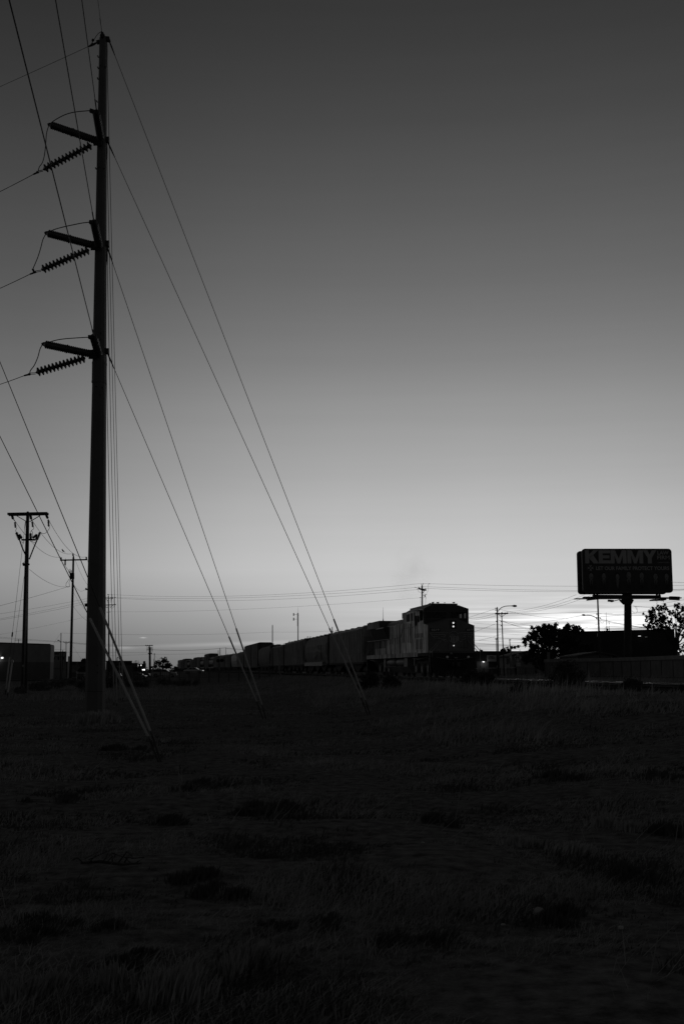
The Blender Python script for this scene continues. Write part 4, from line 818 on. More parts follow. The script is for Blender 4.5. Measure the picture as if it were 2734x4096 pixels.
    hb=lp('headlight_housing',black,lambda m:m.wall(fr(788,500).x,fr(890,500).x,fr(800,605).z,fr(800,452).z,[(c1.x-.11,c1.x+.11,c1.z-.105,c1.z+.105),(c2.x-.11,c2.x+.11,c2.z-.105,c2.z+.105)],'y',-.06,-.004))
    for c in (c1,c2):
        h=lp('headlight',galv,lambda m:m.lathe((c.x,-.02,c.z),(c.x,-.052,c.z),[(0,.10),(1,.115)],16)); lp('bulb',lit,lambda m:m.ball((c.x,-.055,c.z),.06,10,6,(1,.3,1)),h)
    for xx in (722,1135):
        c=fr(xx,1166,-1.32); h=lp('ditch_light',black,lambda m:m.lathe((c.x,-1.2,c.z),(c.x,-1.34,c.z),[(0,.09),(1,.13)],14)); lp('lens',emat('ditch_lens',.8,.02),lambda m:m.cyl((c.x,-1.335,c.z),(c.x,-1.352,c.z),.085,None,12),h)
    c=fr(797,1098,-1.2); lp('hose_valve',galv,lambda m:m.cyl((c.x,-1.12,c.z),(c.x,-1.2,c.z),.09,None,12)); c=fr(895,1180,-1.36); lp('pilot_plate',galv,lambda m:m.box(c.x-.11,c.x+.11,-1.345,-1.335,c.z-.04,c.z+.04))
    c=fr(848,943); lp('step_lamp',lit,lambda m:m.ball((c.x,-.03,c.z),.035,8,6))
    numm=mat('number_digits',.6,.5,0,.1,3,0)
    for a,b in ((388,578),(1088,1230)):
        u,v=fr(a,604),fr(b,660); nb=lp('number_board',black,lambda m:m.box(u.x,v.x,-.05,-.004,v.z,u.z)); lp('digits',numm,lambda m:m.text('6619',((u.x+v.x)/2,-.054,(u.z+v.z)/2),.15,(1,0,0),(0,0,1),(v.x-u.x)*.82,.003,.02),nb)
    # shield emblem with wings
    em=mat('emblem_trim',.42,.5,.2,.1,3,0); emd=mat('emblem_dark',.06,.6,0,.2,3,0); cx=fr(846,700).x; E=lambda x,y:(fr(x,y).x,fr(x,y).z)
    sh=[(760,700),(790,690),(815,672),(846,680),(880,672),(905,690),(928,700),(922,740),(930,765),(942,800),(930,850),(890,872),(850,884),(810,872),(765,850),(750,800),(765,765),(770,740)]
    pl=lp('shield_emblem',emd,lambda m:m.prism([E(*p) for p in sh],'y',-.022,-.003))
    def strokes(m,lst,w=.03,y=-.03):
        for pp in lst:
            for p,q_ in zip(pp[:-1],pp[1:]):
                a=E(*p);b=E(*q_); m.bar((a[0],y,a[1]),(b[0],y,b[1]),w,.012,up=(1,0,0) if abs(a[0]-b[0])<1e-3 else (0,0,1)) if False else m.tube([(a[0],y,a[1]),(b[0],y,b[1])],w*.5,4)
    lp('shield_outline',em,lambda m:strokes(m,[sh+[sh[0]],[(768,768),(926,768)]],.05),pl)
    lp('shield_stripes',em,lambda m:[m.box(E(x,0)[0]-.028,E(x,0)[0]+.028,-.034,-.024,E(0,862 if abs(x-848)>50 else 876)[1],E(0,775)[1]) for x in (788,818,848,878,908)],pl)
    lp('shield_lettering',em,lambda m:(m.text('UNION',(cx,-.026,E(0,715)[1]),.08,(1,0,0),(0,0,1),.38),m.text('PACIFIC',(cx,-.026,E(0,745)[1]),.08,(1,0,0),(0,0,1),.44)),pl)
    lp('wing_emblem',em,lambda m:strokes(m,[[(385,694),(750,694)],[(385,694),(400,722),(430,730),(680,728)],[(400,732),(430,765),(540,765)],[(450,765),(470,798),(590,798)],[(600,728),(690,735),(665,765),(590,766)],[(590,800),(630,828),(700,828)],[(640,840),(690,862),(740,850)],[(945,694),(1230,694),(1220,725),(1120,728)],[(1220,728),(1190,760),(1110,765)],[(1185,765),(1160,798),(1100,798)],[(1100,728),(1040,732)],[(1090,765),(1035,770)],[(1080,800),(1040,828),(1000,830)],[(1010,850),(980,868),(945,850)]],.045,-.02))
    # nose door seams and grab irons
    lp('nose_door_seam',black,lambda m:[m.box(E(x,0)[0]-.012,E(x,0)[0]+.012,-.008,-.002,E(0,1005)[1],E(0,900 if x<1000 else 800)[1]) for x in (725,815,1035,1105)]+[m.box(E(905,0)[0],E(1080,0)[0],-.008,-.002,E(0,975)[1]-.01,E(0,975)[1]+.01)])
    rail_=mat('handrail_paint',.26,.5,.1,.2,3,0)
    f2=lambda x,y,yl: fr(x,y,yl)
    def hr(pp,yl,r=.02): 
        lp('handrail',rail_,lambda m:m.tube([fr(x,y,yl if not isinstance(yl,list) else yl[i]) for i,(x,y) in enumerate(pp)],r,6))
    hr([(552,742),(552,850),(377,1045),(377,1300),(400,1465)],[-.05,-.1,-1.0,-1.1,-1.1]); hr([(685,752),(430,1050),(428,1172)],[-.1,-1.15,-1.2])
    hr([(1122,755),(1125,845),(1295,1030),(1297,1095)],[-.1,-.15,-1.1,-1.15]); hr([(1125,770),(1362,1040),(1365,1165)],[-.1,-1.1,-1.1]); hr([(1275,1065),(1290,1045),(1320,1048)],-1.15); hr([(520,1060),(530,1020),(560,1012),(575,1040),(555,1080)],-1.16,.015)
    # side handrails
    g2=lambda x,y: si(x,y,-1.48)
    lp('handrail',rail_,lambda m:m.tube([g2(335,625),g2(560,597),g2(780,568),g2(985,542)],.022,6)); lp('handrail',black,lambda m:m.tube([g2(985,542),g2(1025,370),g2(1285,325)],.022,6))
    for x,y0,y1 in ((375,620,850),(437,615,880),(578,595,890),(700,580,880),(790,570,870),(880,556,865),(968,545,860)):
        lp('handrail_post',black,lambda m:m.tube([g2(x,y0),Vector((-1.48,g2(x,y0).y,1.7))],.02,5))
    lp('rear_steps',rail_,lambda m:(m.tube([g2(480,690),g2(320,860),g2(295,905),g2(295,1010)],.02,5),m.tube([g2(350,700),g2(325,860),g2(325,1030)],.02,5)))
    # fuel tank with air reservoirs
    a=si(660,1000,-1.45); b=si(1120,1000,-1.45); t0=si(900,1115,-1.45).z; tb=si(950,1230,-1.45).z; print('tank',a.y,b.y,t0,tb)
    y0,y1=min(a.y,b.y),max(a.y,b.y)
    lp('fuel_tank',tankm,lambda m:m.prism([(-1.45,t0),(1.45,t0),(1.45,.75),(1.0,.28),(-1.0,.28),(-1.45,.75)],'y',y0,y1))
    lp('tank_bracket',tankm,lambda m:(m.box(-1.46,-1.0,y0,y0+1.2,t0+.002,1.35),m.box(-1.46,-1.0,y1-.7,y1,t0+.002,1.35)))
    ym=(y0+1.5+y1-.9)/2
    for u,v in ((y0+1.35,ym-.25),(ym+.25,y1-.85)):
        lp('air_reservoir',tankm,lambda m:m.lathe((-1.15,u,1.06),(-1.15,v,1.06),[(0,.12),(.06,.25),(.1,.28),(.9,.28),(.94,.25),(1,.12)],14))
    # trucks
    for c in (2.6,16.6):
        tr_=lp('truck_frame',frame_,lambda m:(m.prism([(c-2.4,.75),(c-2.1,1.1),(c+2.1,1.1),(c+2.4,.75),(c+2.4,.55),(c+1.3,.62),(c-1.3,.62),(c-2.4,.55)],'x',-1.25,-1.08),m.prism([(c-2.4,.75),(c-2.1,1.1),(c+2.1,1.1),(c+2.4,.75),(c+2.4,.55),(c-2.4,.55)],'x',1.08,1.25),m.box(-1.0,1.0,c-.6,c+.6,.6,1.4)))
        for k in (-1.85,0,1.85):
            lp('wheelset',rust,lambda m:(m.cyl((-.80,c+k,.52),(-.66,c+k,.52),.52,None,20),m.cyl((.66,c+k,.52),(.80,c+k,.52),.52,None,20),m.cyl((-1.0,c+k,.52),(1.0,c+k,.52),.1,None,8)),tr_); lp('axle_box',tankm,lambda m:(m.box(-1.34,-1.2,c+k-.17,c+k+.17,.38,.78),m.bar((-1.31,c+k-.25,.95),(-1.31,c+k-.28,.3),.09,.09),m.bar((-1.31,c+k+.25,.95),(-1.31,c+k+.28,.3),.09,.09)),tr_)
        for k in (-.95,.95): lp('spring',rust,lambda m:m.cyl((-1.3,c+k,.45),(-1.3,c+k,.95),.12,None,8),tr_)
    lp('truck_piping',grey,lambda m:(m.tube([(-1.42,.4,1.35),(-1.42,3,1.25),(-1.42,5,1.3)],.035,5),m.tube([(-1.42,ye-1,1.3),(-1.42,ye-5,1.2)],.035,5),m.box(-1.4,-1.2,4.6,4.9,.8,1.3)))
    lp('rear_end',black,lambda m:(m.box(-1.46,1.46,ye+.3,ye+.7,.4,1.7),m.bar((0,ye+.6,.88),(0,ye+1.1,.88),.25,.28)))
    return ye+.9
rear=loco()
# ------------------------------------------------------------------ freight cars
carA=mat('hopper_grey_paint',.26,.7,0,.55,1.2,.05,8,stretch=(1,1,.25)); carB=mat('hopper_dark_paint',.085,.75,0,.45,1.0,.05,8,stretch=(1,1,.25)); carC=mat('hopper_brown_paint',.07,.8,0,.5,1.5,.05,8,stretch=(1,1,.3)); ribm=mat('hopper_rib_highlight',.38,.7,0,.5,1.5,.03,8,stretch=(1,1,.3)); carL=mat('hopper_pale_paint',.28,.6,0,.3,1.4,.03,8,stretch=(1,1,.3)); tagm=mat('graffiti_paint',.38,.5,0,.4,2,0)  # ribs coloured lighter than the body to show the light they catch
def truck(t,yc,detail):
    tr_=MB()
    for x in (-1.08,1.0): tr_.prism([(yc-1.15,.62),(yc-.4,.78),(yc+.4,.78),(yc+1.15,.62),(yc+1.15,.42),(yc+.35,.3),(yc-.35,.3),(yc-1.15,.42)],'x',x-.06,x+.06)
    tr_.box(-1.0,1.0,yc-.2,yc+.2,.45,.85); f_=tr_.build('truck_frame',frame_,t)
    if detail:
        for k in (-.88,.88):
            m=MB(); m.cyl((-.80,yc+k,.42),(-.67,yc+k,.42),.42,None,16); m.cyl((.67,yc+k,.42),(.80,yc+k,.42),.42,None,16); m.cyl((-.9,yc+k,.42),(.9,yc+k,.42),.09,None,6); m.build('wheelset',rust,f_)
def hopper(s,Ln,label,kind='ribbed',m_=carA,hgt=4.62,detail=True,tagk=0,nbay=3):
    a=T(s,Xc(s)); b=T(s+Ln,Xc(s+Ln)); d=b-a; rz=math.atan2(-d.x,d.y)
    nm={'ribbed':'hopper_car','smooth':'hopper_car','round':'hopper_car','box':'boxcar','tall':'boxcar','tank':'tank_car','gondola':'gondola_car'}[kind]
    t=thing(nm,label,nm.replace('_',' ').replace('boxcar','boxcar'),(a.x,a.y,RAILZ),rz,'freight cars of the train')
    L0,L1=.5,Ln-.5; w=1.55; wb=1.50
    def pt(name,mt,fn,par=None): mb=MB(); fn(mb); return mb.build(name,mt,par or t)
    if kind in('ribbed','smooth','round'):
        eave=hgt-.42; ov=1.1
        if kind=='ribbed': sec=[(-w,1.15),(-w,eave),(-1.2,hgt-.15),(1.2,hgt-.15),(w,eave),(w,1.15)]
        else:
            sec=[]
            for i in range(13):
                g=-pi/2+pi*i/12*1.0
            sec=[(-1.32,1.25),(-1.5,1.9),(-1.6,2.6),(-1.58,3.3),(-1.42,hgt-.55),(-1.0,hgt-.2),(1.0,hgt-.2),(1.42,hgt-.55),(1.58,3.3),(1.6,2.6),(1.5,1.9),(1.32,1.25)]
            if kind=='round': sec=[(1.62*math.copysign(abs(sin(2*pi*i/16))**.8,sin(2*pi*i/16)),(hgt+1.1)/2-(hgt-1.1)/2*cos(2*pi*i/16)) for i in range(16)]
        # side sheets are full between the end slopes
        pt('body',m_,lambda m:m.prism(sec,'y',L0+ov,L1-ov))
        for e0,e1 in ((L0+ov,L0+.25),(L1-ov,L1-.25)): pt('end_sheet',m_,lambda m:m.prism([(e0,1.6),(e0,hgt-.2),(e1,hgt-.25),(e1,hgt-1.15)],'x',-w+.04,w-.04))
        if kind=='ribbed':
            n=int((Ln-3.2)/.85)
            if detail:
                for i in range(n+1):
                    y=L0+ov+.05+(L1-L0-2*ov-.1)*i/n; pt('side_rib',ribm,lambda m:m.box(-w-.09,-w-.002,y-.05,y+.05,1.2,eave-.02))
            else: pt('side_ribs',ribm,lambda m:[m.box(-w-.09,-w-.002,L0+ov+(L1-L0-2*ov)*i/n-.06,L0+ov+(L1-L0-2*ov)*i/n+.06,1.2,eave-.02) for i in range(n+1)])
        if kind=='round':
            n=4; pt('panel_seam',frame_,lambda m:[m.box(-1.65,-1.4,L0+ov+(L1-L0-2*ov)*i/n-.06,L0+ov+(L1-L0-2*ov)*i/n+.06,1.5,hgt-.6) for i in range(n+1)])
        sb=pt('side_sill',frame_ if kind!='round' else m_,lambda m:m.box(-w-.03,w+.03,L0+ov*.2,L1-ov*.2,1.02,1.2))
        pt('end_platform',frame_,lambda m:(m.box(-1.4,1.4,L0,L0+1.2,1.0,1.12),m.box(-1.4,1.4,L1-1.2,L1,1.0,1.12)))
        for i in range(nbay):
            c=L0+2.4+(L1-L0-4.8)*(i+.5)/nbay; hw=(L1-L0-4.8)/nbay*.52
            pt('hopper_bay',frame_,lambda m:m.prism([(c-hw,1.02),(c+hw,1.02),(c+.25,.28),(c-.25,.28)],'x',-1.25,1.25))
        ln_=galv if detail else frame_
        pt('roof_walkway',frame_,lambda m:(m.box(-.32,.32,L0+.2,L1-.2,hgt-.07,hgt-.03),*[m.box(-.3,.3,y,y+.06,hgt-.2,hgt-.07) for y in (L0+1,Ln/2,L1-1)]))
        pt('roof_hatch',m_,lambda m:[m.box(x-.35,x+.35,L0+1.6+(L1-L0-3.6)*i/5,L0+2.6+(L1-L0-3.6)*i/5,hgt-.19,hgt-.08) for i in range(6) for x in (-.8,.8)])
        pt('roof_handrail',frame_,lambda m:[m.tube([(x,y0,hgt-.25),(x,y0,hgt+.1),(x,y0+1,hgt+.1),(x,y0+1,hgt-.25)],.025,4) for x in (-.9,.9) for y0 in (L0+.3,L1-1.3)])
        if detail:
            for y in (L0+.35,L1-.6): pt('ladder',galv,lambda m:([m.bar((-w+.02,y,1.0),(-w+.02,y,hgt-.2),.03,.04),m.bar((-w+.02,y+.4,1.0),(-w+.02,y+.4,hgt-.2),.03,.04)]+[m.bar((-w+.02,y,1.2+.4*i),(-w+.02,y+.4,1.2+.4*i),.03,.03) for i in range(8)]))
    elif kind in('box','tall'):
        pt('body',m_,lambda m:(m.prism([(-w,1.05),(-w,hgt-.22),(-1.1,hgt),(1.1,hgt),(w,hgt-.22),(w,1.05)],'y',L0,L1)))
        pt('side_post',m_,lambda m:[m.box(-w-.05,-w-.002,y-.04,y+.04,1.1,hgt-.3) for y in [L0+.1+(L1-L0-.2)*i/8 for i in range(9)]])
        pt('door',m_,lambda m:(m.box(-w-.09,-w-.003,Ln/2-1.5,Ln/2+1.5,1.2,hgt-.4))); 
        pt('door_bar',galv,lambda m:[m.bar((-w-.13,Ln/2+k,1.3),(-w-.13,Ln/2+k,hgt-.5),.04,.04) for k in (-.9,.9)])
        pt('end_rib',m_,lambda m:[m.box(-w+.1,w-.1,L0-.06,L0-.002,z,z+.1) for z in [1.3+.45*i for i in range(int((hgt-1.6)/.45))]])
        pt('side_sill',frame_,lambda m:m.box(-1.45,1.45,L0+.2,L1-.2,.85,1.05)); pt('ladder',galv,lambda m:[m.bar((-w-.05,L0+.15,1.0+.4*i),(-w-.05,L0+.6,1.0+.4*i),.03,.03) for i in range(8)])
    elif kind=='tank':
        pt('tank',m_,lambda m:m.lathe((0,L0+.4,2.75),(0,L1-.4,2.75),[(0,.5),(.01,1.0),(.03,1.4),(.05,1.52),(.95,1.52),(.97,1.4),(.99,1.0),(1,.5)],20)); pt('dome',frame_,lambda m:m.cyl((0,Ln/2,4.2),(0,Ln/2,4.6),.5,None,12)); pt('side_sill',frame_,lambda m:m.box(-1.3,1.3,L0,L1,.95,1.15)); pt('saddle',frame_,lambda m:[m.box(-1.2,1.2,y-.3,y+.3,1.15,1.9) for y in (2.2,Ln-2.2)])
    if tagk==1:
        pt('graffiti',tagm,lambda m:[m.text(w_,(-1.64+.0,y,z),h,(0,-1,0),(0,0,1),l,.02,.05) for w_,y,z,h,l in (('SMOKE',Ln*.33,2.0,1.2,3.0),('ONER',Ln*.66,2.2,1.0,2.5))] if False else [m.tube([(-1.63,Ln*.25+.45*i+.3*sin(i*2.3),1.6+1.0*abs(sin(i*1.7))),(-1.63,Ln*.25+.45*i+.25,2.0+1.3*abs(cos(i*1.1))),(-1.63,Ln*.25+.45*i+.5,1.7+.8*abs(sin(i*2.9)))],.06,4) for i in range(14)])
    truck(t,2.1,detail); truck(t,Ln-2.1,detail)
    pt('coupler',rust,lambda m:(m.bar((0,L0,.88),(0,.0,.88),.2,.25),m.bar((0,L1,.88),(0,Ln,.88),.2,.25)))
    return t
s=S0+rear
def sX(px): # station where the near side plane of a straight train crosses pixel px
    r=math.atan((px-1367)/4544)-AZ; return 17.2/math.tan(r)
print('rear',s,'first car end',sX(1315))
train=[(sX(1315)+.3,'ribbed',carA,4.62,'ribbed grey covered hopper coupled right behind the locomotive',0,3),
 (sX(1215),'smooth',carB,4.62,'smooth dark hopper with graffiti and a pale lower sill, second car',1,3),
 (sX(1136),'ribbed',carA,4.7,'tightly ribbed hopper, third car behind the locomotive',0,4),
 (sX(1081),'ribbed',carB,4.5,'darker ribbed hopper, fourth car behind the locomotive',0,3),
 (sX(1030),'smooth',carC,4.9,'plain rounded hopper just in front of the tall boxcar',0,3),
 (sX(983),'tall',carC,5.9,'tall dark high-cube boxcar standing above its neighbours',0,3)]
for e,k,m_,h,lb,g,nb in train:
    t=hopper(s,e-s,lb,k,m_,h,True if e<215 else False,g,nb); 
    if k=='smooth' and g:
        m=MB(); Ln=e-s; m.box(-1.62,-1.4,Ln*.2,Ln-1.0,.95,1.4); m.build('side_skirt',mat('pale_skirt_paint',.2,.6,0,.8,2.5,0),t)  # pale, blotchy strip along the lower side of the second car
    s=e+.15
rest=[(17,'ribbed',carB,4.75,'dark hopper next beyond the tall boxcar'),(17.5,'smooth',carL,4.6,'pale hopper second beyond the tall boxcar'),(16,'ribbed',carC,4.6,'brown hopper third beyond the tall boxcar'),(17,'ribbed',carB,4.6,'dark ribbed hopper in the far middle of the train'),(17,'ribbed',carC,4.6,'brown ribbed hopper before the crossing mast'),
 (18,'round',carL,4.5,'bright rounded hopper behind the crossing mast'),(18,'tall',carB,5.6,'tall far boxcar left of the crossing mast'),(17,'round',carL,4.5,'pale rounded hopper just left of the far tall boxcar'),(17,'ribbed',carC,4.9,'brown hopper left of the far tall boxcar'),(18,'box',carC,5.0,'far brown boxcar above the sedan roof'),(17,'ribbed',carB,4.5,'small far hopper above the sedan'),(17,'round',carL,4.5,'small pale far hopper over the sedan rear'),(17,'ribbed',carB,4.5,'tiny dark hopper near the round tree'),(18,'box',carC,5.1,'tiny boxcar right of the round tree'),(17,'ribbed',carB,4.5,'tiny hopper right of the round tree'),(18,'box',carL,4.9,'pale boxcar farthest down the line beside the round tree')]
for Ln,k,m_,h,lb in rest:
    hopper(s,Ln,lb,k,m_,h,False); s+=Ln+.15
print('train end',s)
# ------------------------------------------------------------------ buildings
wallm=mat('painted_block_wall',.15,.9,0,.15,.8,.1,10); walld=mat('dark_painted_wall',.075,.9,0,.15,.8,.1,10); wallp=mat('pale_stucco',.30,.9,0,.15,.8,.1,10); roofm=mat('dark_roofing',.04,.9,0,.3,2,.1); store=mat('dark_store_wall',.02,.9,0,.2,1,.1); brick=mat('brown_brick',.10,.9,0,.25,3,.2)
def bld(name,label,foot,z0,z1,wall_m,cat='building'):
    c=sum((Vector((x,y,0)) for x,y in foot),Vector())/len(foot); t=thing(name,label,cat,(c.x,c.y,z0))
    m=MB(); m.prism(foot,'z',z0-.5,z1); m.build('wall',wall_m,t,world=True); return t
def pxx(px,D): return P(px,2678,D).x
def fplane(t,D,name,m_,px0,px1,py0,py1,out=.05,th=.05,par=None):
    a=P(px0,py0,D);b=P(px1,py1,D); m=MB(); m.box(min(a.x,b.x),max(a.x,b.x),D-out,D-out+th,min(a.z,b.z),max(a.z,b.z)); return m.build(name,m_,par or t,world=True)
def warehouse():
    L=(pxx(-170,180),180); A=(pxx(200,200),200); B=(pxx(214,207),207); B2=(pxx(150,245),245); L2=(pxx(-240,225),225)
    t=bld('warehouse','long grey two-tone warehouse with a bright wall lamp, far left',[L,A,B,B2,L2],0,6.05,wallm)
    def off(P0,P1,d):
        v=Vector((P1[0]-P0[0],P1[1]-P0[1])).normalized(); n=Vector((v.y,-v.x)); return (P0[0]+n.x*d,P0[1]+n.y*d),(P1[0]+n.x*d,P1[1]+n.y*d)
    def band(name,m_,P0,P1,z0,z1,d=.04):
        a,b=off(P0,P1,d); m=MB(); m.prism([P0,P1,b,a],'z',z0,z1); return m.build(name,m_,t,world=True)
    band('lower_wall_paint',walld,L,A,-.4,2.98); band('end_wall',wallp,A,B,3.0,5.9,.05); band('end_wall',wallm,A,B,-.4,2.98,.05)  # end wall coloured paler than the front, standing in for the glow it faces
    m=MB(); m.prism([L,A,B,B2,L2],'z',6.05,6.09)
    K=60
    for i in range(K): 
        f=i/K; x=L[0]+(A[0]-L[0])*f; y=L[1]+(A[1]-L[1])*f; m.box(x-.14,x+.14,y-.18,y+.1,6.06,6.18)
    m.build('roof',roofm,t,world=True)
    y=189.0
    c=P(10,2631,y-.25); m=MB(); m.box(c.x-.3,c.x+.3,y-.25,y+.05,c.z-.05,c.z+.3); lm_=m.build('wall_lamp',dark,t,world=True); m=MB(); m.ball((c.x,y-.3,c.z-.02),.2,12,8,(1.15,.5,.75)); m.build('lamp_lens',emat('lit_lamp',1,1.3),lm_,world=True)
    ld=bpy.data.lights.new('lamp_glow','POINT'); ld.energy=7; ld.shadow_soft_size=.3; lo=bpy.data.objects.new('lamp_glow',ld); COL.objects.link(lo); lo.location=WM[t.name].inverted()@Vector((c.x,y-.8,c.z-.3)); lo.parent=t
warehouse()
D=230; t=bld('building','two storey block building with three small windows beside the warehouse',[(pxx(196,D),D),(pxx(265,D),D),(pxx(262,250),250),(pxx(200,250),250)],0,P(240,2607,D).z,wallp)
fplane(t,D,'parapet',roofm,196,265.5,2606,2609,.15,.2); fplane(t,D,'ledge',dark,214,265,2626,2627.5,.1); fplane(t,D,'ledge',dark,214,258,2674.5,2676,.1); fplane(t,D,'sign_stain',dark,216,237,2612.5,2618,.06)
for a,b in ((217,222.5),(231.5,238.5),(252,258)):
    w=fplane(t,D,'window',wallp,a,b,2627.5,2639,.08); fplane(t,D,'pane',glass,a+.8,b-.8,2628,2638.5,.1,.015,par=w)
fplane(t,D,'drain_pipe',galv,262,263.2,2612,2662,.12)
D=262; t=bld('low_building','long low building with flat roof behind the tall steel pole',[(pxx(262,D),D),(pxx(420,D),D),(pxx(415,290),290),(pxx(262,290),290)],0,P(300,2646.5,D).z,walld)
fplane(t,D,'roof_edge',roofm,262,420,2646,2651,.4,.5); fplane(t,D,'awning',roofm,308,348,2666,2669,1.5,1.5); fplane(t,D,'shop_window',glass,312,345,2671,2684,.1)
w=fplane(t,D,'side_wall_paint',wallm,288,316,2662,2690,.06)
m=MB(); D=150; a=P(309,2690.5,D); b=P(337,2693,D); t=thing('parked_truck','pale flat-topped parked truck box left of the tall pole foot','truck',(a.x+1,D,gh(a.x,D))); m=MB(); m.box(a.x,b.x,D,D+2.2,a.z-.12,a.z); m.build('cargo_roof',wallp,t,world=True); m=MB(); m.box(a.x+.05,b.x-.05,D+.05,D+2.1,.45,a.z-.125); m.build('cargo_body',walld,t,world=True); m=MB(); [m.cyl((a.x+k,D+.02,.4),(a.x+k,D+.25,.4),.4,None,12) for k in (.25,.7)]; m.build('wheel',black,t,world=True)
D=255; t=bld('store_building','low store with dark sign fascia between the guy wires',[(pxx(424,D),D),(pxx(528,D),D),(pxx(528,280),280),(pxx(424,280),280)],0,P(480,2643.5,D).z,walld)
fplane(t,D,'sign_fascia',store,487,528.2,2643,2657,.4,.4); fplane(t,D,'wall_panel',brick,487,528,2659,2690,.1); fplane(t,D,'roof_edge',roofm,424,487,2643,2646,.3,.3); fplane(t,D,'light_wall_panel',wallm,424,432,2682,2688,.2)
for x,h in ((459,2630),(463.5,2638)): fplane(t,D,'vent_pipe',dark,x,x+1.2,h,2644,-2)
tl=thin_lamp('street lamp with two heads above the low store roof',470,240,471,2629,1.6,470,475); D=240; fplane(tl,D,'lamp_head',dark,473,478,2634,2635)
for a,b,y,D,lb,nm,m_ in ((528,551,2651.5,420,'far flat-roofed building right of the low store','building',walld),(554,573,2655,450,'far low building under the far street lights','building',store),(572,584,2653,430,'far building with a little round-topped tower','building',walld),(600,610,2664.5,520,'tiny far building right of the double pole','building',wallm)):
    t=bld(nm,lb,[(pxx(a,D),D),(pxx(b,D),D),(pxx(b,D+20),D+20),(pxx(a,D+20),D+20)],0,P(a,y,D).z,m_)
    m=MB(); [m.box(pxx(a+(b-a)*f,D),pxx(a+(b-a)*f,D)+.9,D-.06,D-.01,1.2,2.6) for f in (.2,.5,.75)]; m.build('window',glass,t,world=True)
    if 'tower' in lb:
        m=MB(); c=P(577.5,2650,D+5); m.cyl((c.x,D+5,c.z-1),(c.x,D+5,P(577,2648,D).z),.42,.38,10); m.ball((c.x,D+5,P(577,2648.5,D).z),.5,10,7); m.build('tower',walld,t,world=True)
# far lamps
for i,(x,y,D,r,e,lb) in enumerate(((565.3,2661,400,.22,1.0,'brightest far street lamp above the oncoming headlights'),(554,2661.5,430,.18,.7,'faint far street lamp left of the bright one'),(608,2674.5,500,.16,.5,'tiny far lamp right of the double pole'))):
    c=P(x,y,D); t=thing('street_lamp',lb,'street lamp',(c.x,D,gh(c.x,D))); m=MB(); m.cyl(t.location,(c.x,D,c.z+.3),.1,.07,6); m.build('lamp_post',dark,t,world=True); m=MB(); m.ball((c.x,D-.3,c.z),r,10,7); m.build('lamp_head',emat('far_lamp%d'%i,1,e),t,world=True)
# right side buildings
D=205; t=bld('store_building','long dark flat-roofed store with a horned hat sign board right of the train',[(pxx(1880,D),D),(pxx(2120,D),D),(pxx(2110,232),232),(pxx(1885,232),232)],.7,P(2000,2604.5,D).z,store)
fplane(t,D,'lower_wall',wallm,1905,1952,2646,2690,.05); fplane(t,D,'entrance',black,1955,1994,2651,2690,.06); fplane(t,D,'entrance_frame',walld,1952,1955,2649,2690,.12); fplane(t,D,'awning',walld,1950,1996,2646,2649,.9,.9); fplane(t,D,'roof_edge',walld,1880,2121,2604,2605.2,.1,.1)
fplane(t,D,'roof_vent',dark,2087,2088.6,2598.5,2604.5,-3); fplane(t,D,'roof_vent',dark,2085.6,2090,2598,2599.5,-3)
sg=fplane(t,D,'sign_board',signm,1944.5,1982,2621,2646.5,.35,.12); c=P(1963,2632.5,D); 
m=MB(); m.text('OUTLAWS',(c.x,D-.36,c.z),.42,(1,0,0),(0,0,1),1.25,.005,.03); h=P(1963,2626.5,D); m.prism([(h.x-.5,h.z+.1),(h.x-.25,h.z-.02),(h.x,h.z-.16),(h.x+.25,h.z-.02),(h.x+.5,h.z+.1),(h.x+.12,h.z+.06),(h.x,h.z-.02),(h.x-.12,h.z+.06)],'y',D-.375,D-.352); m.build('sign_lettering',black,sg,world=True)
c=P(1932,2647,D-.3); lm_=fplane(t,D,'wall_lamp',dark,1930,1934,2644.5,2646,.4,.4); m=MB(); m.ball(c,.16,10,6,(1.3,1,.7)); m.build('lamp_lens',emat('lit_small_lamp',1,1.1),lm_,world=True)
ld=bpy.data.lights.new('lamp_glow','POINT'); ld.energy=4; ld.shadow_soft_size=.15; lo=bpy.data.objects.new('lamp_glow',ld); COL.objects.link(lo); lo.location=WM[t.name].inverted()@(c+Vector((0,-.5,-.2))); lo.parent=t
D=178; zg=P(2045,2623,D).z; t=thing('building','small gable-roofed shed behind the diamond sign','building',(pxx(2090,D),D,.8)); x0,x1,xm=pxx(2046,D),pxx(2175,D),pxx(2112,D)
m=MB(); m.prism([(x0,.5),(x1,.5),(x1,zg),(xm,P(2112,2606,D).z),(x0,zg)],'y',D,D+14); m.build('wall',wallm,t,world=True)
m=MB(); zt_=P(2112,2604.5,D).z; m.prism([(x0-.4,zg-.12),(x0-.4,zg+.08),(xm,zt_+.1),(x1+.4,zg+.08),(x1+.4,zg-.12),(xm,zt_-.1)],'y',D-.5,D+14.5); m.build('roof',roofm,t,world=True); fplane(t,D,'door',black,2056,2060,2658,2678,.05)
D=190; c=P(1918.5,2592,D); t=thing('flag','small flag on a short pole above the dark store roof beside the cab handrail','flag',(c.x,D,.8)); m=MB(); m.cyl((c.x,D,.8),c,.05,.03,6); m.build('flag_pole',galv,t,world=True); m=MB(); v=[];f=[]
for i in range(9):
    for j in range(4): xx=1919+11*i/8; p=P(xx,2597.5+i*.35+j*2.0*(1-i*.03),D); v.append((p.x,D+.15*sin(i*1.1),p.z))
for i in range(8):
    for j in range(3): f.append((i*4+j,(i+1)*4+j,(i+1)*4+j+1,i*4+j+1))
m.add(v,f,True); m.build('flag_cloth',walld,t,world=True)
